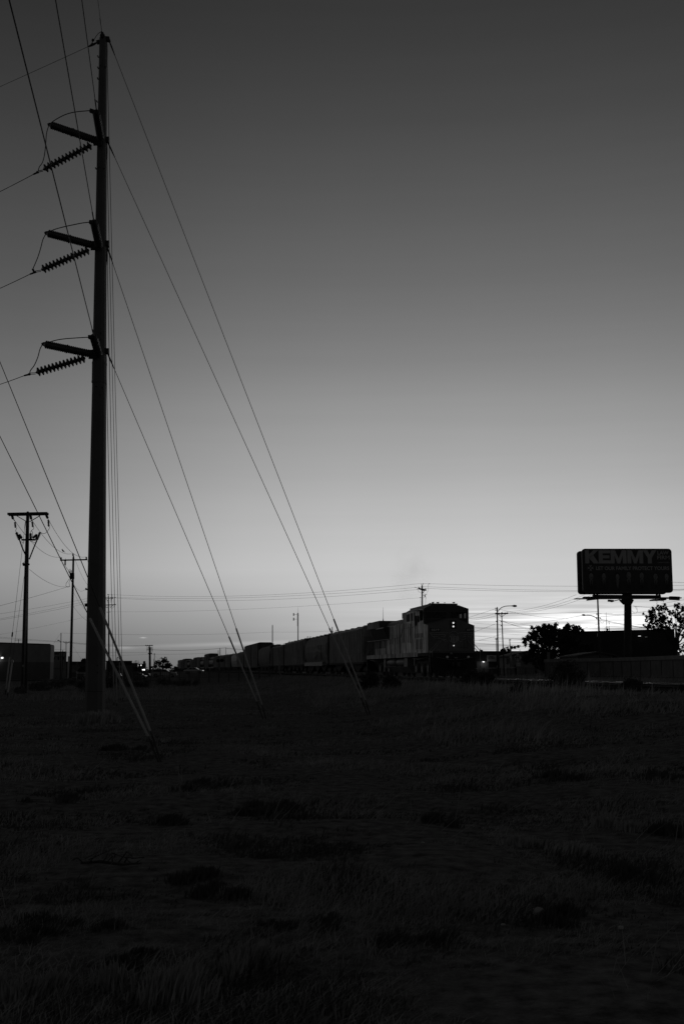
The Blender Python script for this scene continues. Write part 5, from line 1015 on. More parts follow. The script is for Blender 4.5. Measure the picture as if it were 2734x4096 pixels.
D=235; t=bld('store_building','huge dark warehouse store behind the billboard post',[(pxx(2235,D),D),(pxx(2701,218),218),(pxx(2701,260),260),(pxx(2235,270),270)],.7,P(2480,2522,227).z,store)
m=MB(); c=P(2553.5,2544.5,222.5); m.box(c.x-.22,c.x+.22,222.0,222.3,c.z-.05,c.z+.06); m.build('lit_slot_window',emat('lit_slot',1,.75),t,world=True); m=MB(); c=P(2580,2548,221.3); m.box(c.x-.2,c.x+.2,220.9,221.2,c.z-.04,c.z+.04); m.build('lit_slot_window',emat('lit_slot_dim',1,.06),t,world=True)
D=120; t=thing('house','small pale house with low roof between lamp pole and billboard post','house',(pxx(2420,D),D,.9)); x0,x1=pxx(2352,D),pxx(2450,D)
m=MB(); m.prism([(x0-1,.5),(x1,.5),(x1,P(2440,2624,D).z),(pxx(2405,D),P(0,2613,D).z),(x0-1,P(0,2622,D).z)],'y',D,D+9); m.build('wall',wallm,t,world=True); m=MB(); a,b,c_=P(2445,2616,D),P(2489,2632,D),P(2385,2606,D); m.prism([(x0-1.3,P(0,2621,D).z),(c_.x,c_.z),(a.x,a.z),(b.x,b.z),(b.x,b.z-.16),(a.x,a.z-.14),(c_.x,c_.z-.14),(x0-1.3,P(0,2621,D).z-.14)],'y',D-.6,D+9.5); m.build('roof',walld,t,world=True); fplane(t,D,'corner_post',wallp,2440,2443,2617,2640,.1)
D=480; t=bld('tower_building','pale far tower block glimpsed behind the right tree',[(pxx(2704,D),D),(pxx(2719,D),D),(pxx(2719,D+12),D+12),(pxx(2704,D+12),D+12)],.7,P(2710,2532,D).z,wallp)
m=MB(); [m.box(pxx(2706,D)+.7*i,pxx(2706,D)+.7*i+.35,D-.05,D-.01,6,15) for i in range(2)]; m.build('window_strip',walld,t,world=True)
D=140; c=P(2713,2603,D); t=thing('street_lamp','bright round lamp glowing below the right tree','street lamp',(c.x,D,.9)); m=MB(); m.cyl(t.location,(c.x,D+.1,c.z+.1),.06,.05,6); m.build('lamp_post',dark,t,world=True); m=MB(); m.ball(c,.14,10,7); m.build('lamp_head',emat('lit_round_lamp',1,1.3),t,world=True)
# ------------------------------------------------------------------ concrete wall on the right
def cwall():
    pts=[(2177,101),(2300,96.5),(2450,90),(2600,82.5),(2690,77.5),(2880,69)]; tops=[2637,2634.5,2631,2626,2622,2616]
    q=[Vector((pxx(a,d),d,P(a,y,d).z)) for (a,d),y in zip(pts,tops)]
    t=thing('concrete_wall','long panelled concrete wall with heavy coping behind the track','wall',(q[0].x,q[0].y,.9))
    def seg(m,a,b,z0,z1a,z1b,o0,o1):
        d=(b-a); d=Vector((d.x,d.y,0)).normalized(); n=Vector((-d.y,d.x,0)); 
        v=[a+n*o0,b+n*o0,b+n*o1,a+n*o1]; lo=[(p.x,p.y,z0) for p in v]
        z=[z1a,z1b,z1b,z1a]; hi=[(p.x,p.y,zz) for p,zz in zip(v,z)]
        m.add(lo+hi,[(0,3,2,1),(4,5,6,7),(0,1,5,4),(1,2,6,5),(2,3,7,6),(3,0,4,7)])
    m=MB(); c=MB(); g=MB()
    for a,b in zip(q[:-1],q[1:]):
        seg(m,a,b,.3,a.z-.28,b.z-.28,0,.4); 
        v=MB(); 
        d=(b-a).normalized(); n=Vector((-d.y,d.x,0)).normalized()
        # coping
        lo=[a-n*.08,b-n*.08,b+n*.48,a+n*.48]; vv=[(p.x,p.y,p.z-.278) for p in lo]+[(p.x,p.y,p.z) for p in lo]; c.add(vv,[(0,3,2,1),(4,5,6,7),(0,1,5,4),(1,2,6,5),(2,3,7,6),(3,0,4,7)])
        k=max(1,round((b-a).length/2.1))
        for i in range(k):
            p=a.lerp(b,i/k); g.bar(Vector((p.x,p.y,.4))-n*.012,Vector((p.x,p.y,p.z-.3))-n*.012,.05,.02,up=n)
        pa=a-n*.012; pb=b-n*.012; g.bar((pa.x,pa.y,1.15),(pb.x,pb.y,1.15),.02,.04)
    m.build('panel_wall',conc,t,world=True); c.build('coping',mat('coping_concrete',.24,.9,0,.2,2,.1),t,world=True); g.build('panel_joints',black,t,world=True)
    m=MB(); a=P(2192,2608,103); m.bar((a.x,103,.9),a,.22,.22); m.build('wall_post',conc,label='pale square concrete post behind the left end of the concrete wall',cat='post',loc=(a.x,103,.9))
cwall()
# ------------------------------------------------------------------ railings
fen=mat('railing_grey_metal',.085,.7,0,.25,2,0); fent=mat('railing_top_rail',.24,.5,.2,.15,2,0)
def railing(label,a,b,ztA,ztB,h,npost,tops=fen,pick=.28):
    t=thing('railing',label,'railing',(a.x,a.y,ztA-h)); d=b-a
    A=Vector((a.x,a.y,ztA)); B=Vector((b.x,b.y,ztB)); dn=(B-A).normalized()
    m=MB(); m.bar(A,B,.12,.09); m.build('top_rail',tops,t,world=True)
    m=MB(); m.bar(A-Vector((0,0,h*.82)),B-Vector((0,0,h*.82)),.05,.05); m.build('bottom_rail',fen,t,world=True)
    for i in range(npost+1):
        p=A.lerp(B,i/npost); m=MB(); m.bar(p-Vector((0,0,h+.5)),p+Vector((0,0,.03)),.18,.18,up=(0,1,0)); m.build('post',fen,t,world=True)
    K=int((B-A).length/pick); m=MB()
    for i in range(K):
        p=A.lerp(B,(i+.5)/K); m.bar(p-Vector((0,0,h*.82)),p,.045,.045,up=(0,1,0))
    m.build('pickets',fen,t,world=True)
pa,pb=P(420,2690,150),P(1120,2680.5,140); railing('long picket railing of the underpass in front of the cars and far freight cars',Vector((pa.x,150,0)),Vector((pb.x,140,0)),pa.z,pb.z,.95,18)
pa,pb=P(1900,2674,150),P(2060,2670.5,156); railing('railing with bright top rail right of the locomotive',Vector((pa.x,150,0)),Vector((pb.x,156,0)),pa.z,pb.z,1.0,5,fent)
pa,pb=P(2061,2671.5,156),P(2180,2672.5,150); railing('fainter double-rail railing leading to the concrete wall',Vector((pa.x,156,0)),Vector((pb.x,150,0)),pa.z,pb.z,1.0,3,fen,.4)
# ------------------------------------------------------------------ vehicles
def car(label,px0,px1,D,ztop,zbase,paint,kind='sedan',lit_=True,flip=False,cat='car'):
    x0,x1=pxx(px0,D),pxx(px1,D); L=x1-x0; hgt=ztop-zbase; t=thing('car' if kind!='suv' else 'suv',label,cat,((x0+x1)/2,D+.9,zbase),pi if flip else 0)
    X=lambda f:(-.5+f)*L; Z=lambda f:f*hgt
    def pt(n,m_,fn,par=None): mb=MB(); fn(mb); return mb.build(n,m_,par or t)
    if kind=='sedan': low=[(0,.22),(.02,.50),(.04,.62),(.22,.66),(.70,.66),(.93,.56),(.99,.46),(1,.22)]; gh_=[(.14,.64),(.30,.96),(.36,1),(.56,1),(.62,.97),(.76,.65)]; ins_=[(.20,.68),(.32,.93),(.57,.93),(.70,.68)]; sp=.44
    else: low=[(0,.24),(0,.62),(.72,.64),(.96,.60),(1,.5),(1,.24)]; gh_=[(.01,.6),(.06,.95),(.12,1),(.52,1),(.58,.97),(.74,.62)]; ins_=[(.05,.68),(.09,.92),(.54,.92),(.66,.68)]; sp=.4
    w=.9
    b=pt('body',paint,lambda m:m.prism([(X(a),Z(z)) for a,z in low],'y',-w,w))
    pt('roof',paint,lambda m:(m.prism([(X(a),Z(z)) for a,z in gh_],'y',-w+.18,w-.18)))
    pt('side_window',glass,lambda m:m.prism([(X(a),Z(z)) for a,z in ins_],'y',-w+.155,-w+.175)); pt('window_pillar',paint,lambda m:m.box(X(sp),X(sp)+.09,-w+.13,-w+.15,Z(.66),Z(.95)))
    a=gh_[-2]; c=gh_[-1]; pt('windshield',glass,lambda m:m.bar((X(a[0])+.05,0,Z(a[1])-.02),(X(c[0]),0,Z(c[1])+.05),1.35,.03,up=(0,0,1)))
    for k in (.19,.81):
        for y in (-w+.02,w-.22):
            wh=pt('wheel',black,lambda m:m.cyl((X(k),y-.03,Z(.22)),(X(k),y+.2,Z(.22)),Z(.22)+.02,None,16)); pt('rim',galv,lambda m:m.cyl((X(k),y-.04,Z(.22)),(X(k),y-.03,Z(.22)),Z(.13),None,10),wh)
    pt('bumper',paint,lambda m:(m.box(X(1)-.05,X(1)+.06,-w+.05,w-.05,Z(.24),Z(.40)),m.box(X(0)-.06,X(0)+.05,-w+.05,w-.05,Z(.24),Z(.40))))
    for y in (-w+.15,w-.35): pt('headlight',emat('car_headlight',1,.45) if lit_ else galv,lambda m:m.box(X(.975),X(1)+.02,y-.17,y+.2,Z(.46),Z(.54)))
    pt('mirror',paint,lambda m:m.box(X(.66),X(.69),-w-.12,-w+.1,Z(.66),Z(.75))); return t
cs=mat('silver_car_paint',.5,.3,.3,.08,2,0); cdk=mat('dark_car_paint',.06,.3,.2,.1,2,0); cw_=mat('pale_car_paint',.32,.35,.2,.1,2,0)
D=262; car('silver sedan crossing to the right in front of the freight cars',733,812,D,P(770,2670,D).z,P(770,2694,D).z,cs)
D=236; car('pale grey suv beyond the railing, left of the silver sedan',604,705,D,P(650,2676.5,D).z,P(650,2709,D).z,cw_,'suv',False)
D=205; car('dark low car half hidden behind the railing, one headlight glinting',528,583,D,P(550,2692,D).z,P(550,2712,D).z-.1,cdk)
D=215; c=car('dark car with chrome trim nose to tail behind the suv',583,602,D,P(590,2694,D).z,P(590,2708,D).z,cdk)
D=222; car('dark car tail behind the guy wires left of the railing start',460,486,D,P(590,2692,D).z,P(590,2710,D).z,cdk)
D=400; cx_=P(574.3,2679,D); t=thing('car','oncoming car far down the street with both headlights blazing','car',(cx_.x,D,gh(cx_.x,D)))
zc=cx_.z; m=MB(); m.prism([(cx_.x-.95,zc-.55),(cx_.x+.95,zc-.55),(cx_.x+.95,zc+.25),(cx_.x+.7,zc+.75),(cx_.x-.7,zc+.75),(cx_.x-.95,zc+.25)],'y',D,D+4.3); m.build('body',cdk,t,world=True)
for x,r in ((571.3,.2),(577.4,.26)): p=P(x,2679,D); m=MB(); m.ball((p.x,D-.05,p.z),r,10,7); m.build('headlight',emat('beam_headlight',1,2),t,world=True)
m=MB(); [m.cyl((cx_.x+k-.1,D+.7,zc-.4),(cx_.x+k+.1,D+.7,zc-.4),.3,None,10) for k in (-.8,.8)]; m.build('wheel',black,t,world=True)
# ------------------------------------------------------------------ trees and bushes
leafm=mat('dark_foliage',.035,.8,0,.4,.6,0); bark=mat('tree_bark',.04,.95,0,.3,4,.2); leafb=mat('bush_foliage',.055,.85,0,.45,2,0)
def tree(label,D,trunk,clumps,leaf,nper,seed,branches=(),name='tree',fill=.9,depth=1.0,rt=.18):
    """trunk: (px,z) ; clumps: (px,py,rpx)"""
    x=pxx(trunk[0],D); z=gh(x,D); t=thing(name,label,'tree' if 'tree' in name else 'bush',(x,D,z)); rnd=random.Random(seed)
    m=MB(); c0=Vector((x,D,z-.1)); top=P(trunk[0],trunk[1],D); m.tube([c0,c0.lerp(top,.5)+Vector((.1,0,0)),top],[rt,rt*.8,rt*.6],8)
    cl=[]
    for px,py,r in clumps:
        rr=r/F*D; dd=rnd.uniform(-1,1)*depth*rr; c=P(px,py,D); c.y+=dd
        mid=top.lerp(c,.5)+Vector((0,0,.15*rr)); m.tube([top,mid,c],[rt*.45,rt*.25,rt*.1],5)
        for _ in range(3):
            e=c+Vector((rnd.gauss(0,1),rnd.gauss(0,1),rnd.gauss(0,.8)))*rr*.6; m.tube([c,c.lerp(e,.5)+Vector((0,0,.05)),e],[rt*.12,rt*.08,rt*.04],4)
        # break each clump into uneven sprays
        k=int(10+rr*12)
        for _ in range(k):
            o_=Vector((rnd.gauss(0,.52),rnd.gauss(0,.5)*depth,rnd.gauss(0,.52)))*rr; cl.append((c.x+o_.x,c.y+o_.y,c.z+o_.z,rr*rnd.uniform(.10,.30),int(nper*fill/k)))
            if rnd.random()<.4: m.tube([c,c.lerp(c+o_,.5)+Vector((0,0,.04)),c+o_],[rt*.08,rt*.06,rt*.03],3)
    for pp in branches: m.tube([P(a,b,D) for a,b in pp],[rt*.4*(1-i/len(pp))+rt*.12 for i in range(len(pp))],5)
    m.build('trunk' ,bark,t,world=True)
    v=leaf_cloud(cl,leaf,seed); v-=np.array([x,D,z]); quads('crown' if name!='bush' else 'foliage',v,leafm if 'tree' in name else leafb,t); return t
tree('broad leafy tree at the left end of the concrete wall, against the sunset glow',150,(2190,2640),[(2135,2530,18),(2160,2518,20),(2190,2514,21),(2218,2520,19),(2110,2552,18),(2140,2550,30),(2180,2550,40),(2225,2560,42),(2125,2580,20),(2160,2600,35),(2210,2610,45),(2255,2590,42),(2120,2625,22),(2150,2645,34),(2250,2640,40),(2300,2600,40),(2300,2650,30),(2170,2665,24),(2100,2640,18),(2340,2630,24),(2350,2590,20),(2208,2510,12),(2150,2514,11),(2235,2526,12),(2095,2565,10),(2170,2530,26),(2205,2540,28),(2160,2570,30),(2235,2570,30),(2200,2580,34),(2140,2600,24),(2190,2620,30),(2270,2560,26),(2290,2570,26)],.10,2600,11)
tree('smaller tree crown rising right of the broad leafy tree',158,(2275,2600),[(2258,2518,13),(2275,2512,14),(2295,2517,13),(2310,2523,10),(2280,2522,26),(2330,2527,8),(2262,2510,7),(2300,2512,7),(2240,2530,14),(2260,2525,20),(2300,2525,18)],.09,2600,12)
tree('open-crowned tree with twisting limbs at the right edge',115,(2700,2590),[(2600,2450,22),(2630,2440,22),(2655,2432,20),(2595,2480,16),(2615,2475,20),(2645,2465,24),(2680,2445,16),(2710,2430,18),(2735,2440,24),(2585,2505,14),(2610,2505,16),(2640,2500,18),(2670,2490,14),(2720,2470,18),(2745,2480,24),(2700,2500,9),(2735,2540,14),(2720,2600,20),(2690,2610,16),(2745,2620,25),(2625,2490,20),(2655,2475,22),(2605,2465,18),(2700,2465,20),(2640,2515,14),(2665,2515,10),(2725,2500,16),(2710,2520,8),(2750,2560,20),(2735,2585,16),(2700,2630,18)],.065,1200,13,branches=[[(2702,2600),(2690,2560),(2672,2530),(2650,2505)],[(2700,2590),(2712,2555),(2706,2530),(2690,2505),(2676,2470)],[(2704,2580),(2722,2560),(2735,2530),(2740,2490)],[(2708,2550),(2728,2515),(2730,2470)],[(2690,2560),(2660,2550),(2625,2520)]],rt=.16)
tree('round dark tree beside the far end of the freight train',285,(650,2670),[(630,2652,11),(650,2645,13),(660,2642,12),(640,2662,14),(665,2660,14),(676,2662,10),(622,2668,9),(655,2668,16),(682,2668,8)],.15,800,14,rt=.25)
tree('low tree top showing over the low building roof left of the tall pole',300,(335,2660),[(330,2642,7),(338,2641,6),(344,2645,6)],.25,300,15)
tree('small tree top above the dark store roof between the thin poles',250,(2015,2615),[(2005,2602,7),(2015,2600,6),(2028,2598,7),(2033,2602,5)],.2,300,16)
def bush(label,D,px,py_top,wpx,seed,leaf=.05,n=9000,grp=None,py_b=None):
    x=pxx(px,D); z=gh(x,D); t=thing('bush',label,'bush',(x,D,z),group=grp); rnd=random.Random(seed)
    w=wpx/2/F*D; h=P(px,py_top,D).z-z; cl=[]
    m=MB()
    for i in range(14):
        a=rnd.uniform(0,6.28); r=w*rnd.uniform(0,.8); zz=h*rnd.uniform(.25,.8)*(1-.35*(r/w)**2); cx,cy=r*cos(a),r*sin(a); cl.append((cx,cy,zz,min(w,h)*rnd.uniform(.22,.42),n//14)); m.tube([(0,0,-.05),(cx*.4,cy*.4,zz*.6),(cx,cy,zz)],[.02,.013,.006],4)
    m.build('stem',bark,t); v=leaf_cloud(cl,leaf,seed); v[:,2]=np.maximum(v[:,2],.0); quads('foliage',v,leafb if D<65 else mat('pale_far_shrub_foliage',.12,.85,0,.45,2,0),t); return t  # brightening of the far shrub row is put into its leaf colour
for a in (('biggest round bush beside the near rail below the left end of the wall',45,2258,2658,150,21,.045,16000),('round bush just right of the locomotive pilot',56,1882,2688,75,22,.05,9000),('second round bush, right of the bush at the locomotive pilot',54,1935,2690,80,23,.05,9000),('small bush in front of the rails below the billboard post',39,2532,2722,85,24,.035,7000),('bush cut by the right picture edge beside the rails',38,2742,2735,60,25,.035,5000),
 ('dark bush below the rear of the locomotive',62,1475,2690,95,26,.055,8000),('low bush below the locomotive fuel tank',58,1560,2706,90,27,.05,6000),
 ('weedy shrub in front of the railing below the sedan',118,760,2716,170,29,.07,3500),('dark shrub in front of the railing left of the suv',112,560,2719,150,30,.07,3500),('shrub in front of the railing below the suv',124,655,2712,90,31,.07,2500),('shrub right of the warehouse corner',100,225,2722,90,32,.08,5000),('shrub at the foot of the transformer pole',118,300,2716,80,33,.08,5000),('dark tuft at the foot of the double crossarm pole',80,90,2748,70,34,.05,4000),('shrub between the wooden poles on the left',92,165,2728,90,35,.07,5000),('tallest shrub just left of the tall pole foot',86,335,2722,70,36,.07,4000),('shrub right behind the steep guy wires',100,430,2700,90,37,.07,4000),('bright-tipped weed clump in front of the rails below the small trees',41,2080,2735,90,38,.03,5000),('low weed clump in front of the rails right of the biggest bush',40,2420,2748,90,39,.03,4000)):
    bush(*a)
# ------------------------------------------------------------------ bird
def bird():
    p=P(*z5(990,808),112); t=thing('bird','small dark bird perched on the wire between the wooden poles','bird',p); m=MB(); s=.24
    rings=[((-.95,0,-.35),.03),((-.55,0,-.12),.11),((-.2,0,.12),.26),((.1,0,.42),.30),((.25,0,.68),.20),((.32,0,.85),.19),((.38,0,1.02),.15),((.42,0,1.12),.05)]
    m.tube([Vector(c)*s for c,r in rings],[r*s for c,r in rings],10); m.lathe(Vector((.45,0,.92))*s,Vector((.72,0,.88))*s,[(0,.06*s),(1,.01*s)],6); m.bar(Vector((-.5,0,-.1))*s,Vector((-1.25,0,-.62))*s,.16*s,.04*s)
    m.build('body',black,t); l=MB(); [l.tube([Vector((0,y,.1))*s,Vector((.03,y,-.2))*s],.012,4) for y in (-.1,.1)]; l.build('leg',black,t)
    w_=MB(); w_.ball((-.05*s,-.26*s,.3*s),.34*s,8,6,(1,.18,.6)); w_.build('wing',black,t); t.rotation_euler=(0,0,pi)
bird()
# ------------------------------------------------------------------ overhead wires
zz3=Zm(0,1950,.4043); z8=Zm(2250,2150,.30867)
def W_(a,Da,b,Db,sagpx,label,r=None,ext=(0,0)):
    A=P(*a,Da); B=P(*b,Db); Dm=(Da+Db)/2; r=r or .9/2/F*Dm
    wire3(A,B,sagpx/F*Dm,r,label,group='overhead wires')
W_(z5(215,292),82.4,z5(960,893),129.8,38,'left of three sagging wires between the two wooden poles',.016)
W_(z5(495,300),82.4,z5(1146,838),129.8,37,'middle sagging wire between the wooden poles, the one with the bird',.016)
W_(z5(752,286),82.4,z5(1355,889),129.8,40,'right of three sagging wires between the two wooden poles',.016)
W_(z5(465,1088),82.8,z5(1100,1352),129.6,21,'lower sagging wire joining the two wooden poles at mid height',.013)
W_(z5(1100,1350),129.6,(-60,2438),112,3,'wire running left from the transformer pole past the big wooden pole',.014)
for k,(ya,yb,lb) in enumerate(((1250,1095,'highest of three faint wires crossing behind the wooden poles'),(1302,1118,'middle of three faint wires crossing behind the wooden poles'),(1314,1140,'lowest of three faint wires crossing behind the wooden poles'),(1458,1272,'faintest wire crossing low behind the wooden poles'))):
    a=zz3(-60,ya+8); W_(a,140,zz3(885,yb),160,3,lb,.012 if k<3 else .008)
W_(z5(1375,945),129.8,zz3(905,900),160,5,'short wire from the transformer pole crossarm end behind the tall pole',.013)
W_(zz3(742,706),129.8,zz3(905,1000),160,16,'wire sagging from the transformer pole top behind the tall pole',.013)
W_(zz3(733,960),129.8,zz3(852,997),160,18,'short deeply sagging wire right of the transformer pole',.013)
W_(zz3(730,1040),129.8,zz3(890,1240),160,12,'faint wire falling right from the transformer pole',.01)
W_(zz3(728,1178),129.8,zz3(900,1335),160,9,'lowest wire falling right from the transformer pole',.013)
for ya,ys,yb,lb in ((2378,24,2334,'top wire of the long span behind the locomotive'),(2389,19,2348.5,'second wire of the long span behind the locomotive'),(2391,25,2357,'third wire of the long span behind the locomotive'),(2447,14,2391,'lowest wire of the long span behind the locomotive')):
    W_((440,ya),187,(1680,yb),140,ys,lb,.013 if ya<2440 else .01)
for a,b,sg,lb in (((1690,2334),(2950,2336),10,'upper of three wires from the locomotive pole towards the billboard'),((1690,2346),(2950,2350),14,'middle of three wires from the locomotive pole towards the billboard'),((1692,2353),(2950,2344),18,'lower of three wires from the locomotive pole towards the billboard')):
    W_(a,140,b,150,sg,lb,.013)
for a,Da,b,Db,sg,lb,r in (((-60,2543),330,(265,2568),250,1,'wire above the warehouse roof reaching the crossarm pole',.022),((-60,2547),330,(262,2569.5),250,2,'second wire just under the one above the warehouse roof',.018),((265,2568),250,(597,2581.5),290,5,'wire from the crossarm pole to the far double pole',.03),((268,2570),250,(590,2583),290,8,'double of the wire reaching the far double pole crossarm',.02),((245,2532),150,(1089,2528),175,9,'long nearly level wire across the sky to the dark post behind the boxcar',.010),((1089,2528),175,(1328,2524),190,2,'wire between the dark post and the antenna mast',.010),((611,2599),290,(903,2591),310,6,'wire from the double pole to the crossing poles',.035),((903,2592),310,(1110,2604),330,2,'wire from the crossing poles behind the boxcar',.03),((903,2594),310,(1110,2607),330,3,'lower wire from the crossing poles behind the boxcar',.02),((-60,2600),300,(590,2611),290,3,'lower wire running left from the double pole',.022),((606,2617),290,(880,2611),300,2,'thin wire from the double pole to the crossing pole',.02),((618,2617),310,(420,2622),300,1,'thin wire left of the slim far pole',.018),((617,2617),310,(640,2642),305,1,'stay wire slanting down to the round far tree',.012),((290,2580),255,(325,2636),280,0,'stay wire slanting down behind the tall pole left side',.012),((262,2597),250,(-60,2604),300,2,'thin wire over the two storey building',.018),((245,2532),150,(215,2574),190,-1,'stay wire falling left from the thin lamp pole',.010)):
    W_(a,Da,b,Db,sg,lb,r)
R7=[((65,214),(520,210),0,128,128,'level wire from the cab roof to the slim crossarm pole'),((520,212),(1530,188),3,128,120,'level wire from the slim crossarm pole to the billboard'),((68,270),(372,208),4,118,120,'upper wire rising from the cab to the lamp pole'),((80,287),(380,236),3,118,120,'lower wire rising from the cab to the lamp pole'),((66,256),(362,160),0,118,120,'steepest wire rising from the cab to the lamp pole top'),((445,193),(1290,-4),14,128,110,'topmost of three wires climbing right to the billboard'),((480,203),(1385,-2),16,128,110,'middle of three wires climbing right to the billboard'),((507,206),(1460,2),18,128,110,'lowest of three wires climbing right to the billboard'),((390,158),(1200,270),8,120,150,'thin wire falling from the lamp pole top behind the tree'),((400,283),(800,348),3,120,150,'upper wire of the fan falling right from the lamp pole'),((401,285),(790,385),4,120,150,'middle wire of the fan falling right from the lamp pole'),((455,298),(780,402),3,128,150,'lowest wire of the fan falling right to the leafy tree'),((120,322),(440,336),0,128,128,'wire left of the slim pole at mid height'),((135,368),(780,382),1,140,150,'upper of two close level wires behind the poles'),((135,376),(780,402),2,140,150,'lower of two close level wires behind the poles'),((135,521),(440,443),4,118,128,'thick wire rising from the nose to the slim pole'),((455,443),(760,455),1,128,150,'wire leaving the slim pole towards the leafy tree'),((140,468),(760,512),0,170,180,'faint wire above the signal, highest of three'),((180,518),(760,544),1,170,180,'faint wire above the signal, middle of three'),((135,548),(770,592),1,165,180,'lowest wire above the signal, just over the store roof'),((650,326),(1365,232),5,150,108,'wire crossing above the leafy tree to the left-facing lamp'),((1365,232),(1510,212),0,105,105,'short wire from the left-facing lamp to its pole'),((120,425),(370,330),0,150,150,'faint wire slanting up left of the lamp pole')]
for a,b,sg,Da,Db,lb in R7: W_(z7(*a),Da,z7(*b),Db,sg,lb)
R8=[((905,888),(1640,846),10,118,100,'thick wire from the thin pole to the right edge over the tree',1.6),((1270,860),(1640,792),0,118,110,'thin wire rising to the right edge above the tree',1),((470,985),(1100,1012),2,105,130,'thin wire right of the left-facing lamp pole',1),((480,1027),(1080,955),3,105,125,'wire rising right behind the billboard post',1),((485,1060),(1060,1168),3,105,125,'upper of two wires falling right behind the post',1.5),((470,1075),(1060,1172),2,105,125,'lower of two wires falling right behind the post',1),((205,1162),(1150,1112),4,150,130,'long wire low over the dark store roof, rising right',1.2),((200,1182),(1060,1168),2,160,150,'level wire just above the dark store roof',1),((200,1200),(1060,1182),1,170,160,'lowest level wire skimming the dark store roof',1),((170,1200),(445,1125),1,140,105,'wire rising to the left-facing lamp pole',1),((1410,578),(1650,590),0,150,150,'extra wire right of the billboard, upper',1),((1420,692),(1650,668),1,150,150,'extra wire right of the billboard, lower',1),((470,990),(640,985),0,105,130,'short thin wire right of the lamp pole insulators',.8)]
for a,b,sg,Da,Db,lb,w in R8: W_(z8(*a),Da,z8(*b),Db,sg,lb,w/2/F*(Da+Db)/2)
# ------------------------------------------------------------------ ground cover
straw=mat('dry_grass_blades',.29,.8,0,.35,1.5,0); weedm=mat('dark_weed_leaves',.07,.85,0,.4,1.5,0); seedm=mat('pale_seed_heads',.5,.8,0,.3,2,0)
def np_gh(x,y):
    s=x*TS+y*TC; X=x*TC-y*TS; q=X-18.75
    t=np.clip(1-(-q-3.6)/11.0,0,1); h=.93*t*t*(3-2*t); h=np.where(q>=0,.93,h)
    return h+.035*np.sin(x*.9+1.3)*np.sin(y*.7+.4)+.05*np.sin(x*.23+y*.31)*np.sin(y*.19-.5)-.03
def vnoise(x,y,sc,seed):
    rng=np.random.default_rng(seed); g=rng.random((256,256)); u=x*sc+500; v=y*sc+500; i=np.floor(u).astype(int); j=np.floor(v).astype(int); fu=u-i; fv=v-j; fu=fu*fu*(3-2*fu); fv=fv*fv*(3-2*fv)
    a=g[i%256,j%256];b=g[(i+1)%256,j%256];c=g[i%256,(j+1)%256];d=g[(i+1)%256,(j+1)%256]
    return a*(1-fu)*(1-fv)+b*fu*(1-fv)+c*(1-fu)*fv+d*fu*fv
def scatter(n,seed,y0=5.2,y1=150,pw=1.0):
    rng=np.random.default_rng(seed); y=y0*(y1/y0)**(rng.random(n)**pw); x=(rng.random(n)*2-1)*(y*.40+3.0); return x,y,rng
def blades(name,n,seed,thr,hmin,hmax,wd,lean,m_,label,nsc=.55,y1=150,pw=1.0,sel=None,curl=.35,sign=1):
    x,y,rng=scatter(n,seed,y1=y1,pw=pw)
    d=.62*vnoise(x,y,nsc,seed+1)+.38*vnoise(x,y,nsc*3.3,seed+2)
    keep=d>thr
    if sel is not None: keep&=sel(x,y,rng)
    Xt=x*TC-y*TS; keep&=(np.abs(Xt-18.75)>3.0)|(y>140)
    x,y,d=x[keep],y[keep],d[keep]; k=len(x); z=np_gh(x,y)
    h=(hmin+(hmax-hmin)*rng.random(k)**1.6)*(.5+1.2*np.clip((d-thr)/.25,0,1)); w=wd*(.6+.8*rng.random(k))*np.clip(y/9,1,2.3)
    a=rng.random(k)*2*pi; L=lean*h*(.4+rng.random(k)); wx=.55*L*sign
    bx,by=np.cos(a),np.sin(a)
    b=np.stack([x,y,z],1); side=np.stack([bx,by,0*bx],1)*w[:,None]*.5
    tip=np.stack([x+L*np.sin(a)+wx,y-L*np.cos(a)*.6,z+h],1); mid=np.stack([x+(L*np.sin(a)+wx)*curl,y-L*np.cos(a)*.6*curl,z+h*.62],1)
    v1=np.stack([b-side,b+side,mid+side*.8,mid-side*.8],1); v2=np.stack([mid-side*.8,mid+side*.8,tip+side*.15,tip-side*.15],1)
    v=np.concatenate([v1,v2]).reshape(-1,3); print(name,k); return quads(name,v,m_,label=label,cat='ground cover',kind='stuff')
blades('dry_grass',560000,1,.44,.015,.075,.006,.9,straw,'short dry windblown grass covering the open field')
blades('leaf_litter',210000,151,.30,.008,.03,.014,.9,weedm,'tiny dark weeds and litter speckling the bare soil',nsc=1.7)
blades('weeds',300000,51,.60,.015,.10,.011,.7,weedm,'dark low weeds growing in patches in the dry grass',nsc=1.5)
blades('bank_grass',200000,85,.30,.06,.17,.010,.8,straw,'short pale grass covering the track bank right beside the ballast',nsc=.5,y1=150,pw=.35,sel=lambda x,y,r:((x*TC-y*TS>11)&(x*TC-y*TS<15.4)&(y>20)))
blades('tall_grass',210000,81,.42,.10,.34,.010,.8,straw,'taller pale grass on the bank in front of the railway track',nsc=.3,y1=120,pw=.35,sel=lambda x,y,r:((x*TC-y*TS>6)&(x*TC-y*TS<12.8)&(y>24)&(r.random(len(x))<.8))|((y>60)&(r.random(len(x))<.35)))
blades('seed_grass',260000,91,.5,.25,.55,.005,.35,seedm,'pale seed-headed grass stems beside the near rail',nsc=.5,y1=60,pw=.4,sel=lambda x,y,r:((x*TC-y*TS>11.5)&(x*TC-y*TS<14.6)&(y>34)&(r.random(len(x))<.16)))
blades('long_grass_stalks',4200,97,.60,.12,.32,.005,1.3,straw,'long arching grass stalks scattered over the near field',nsc=.45,y1=22,curl=.6)
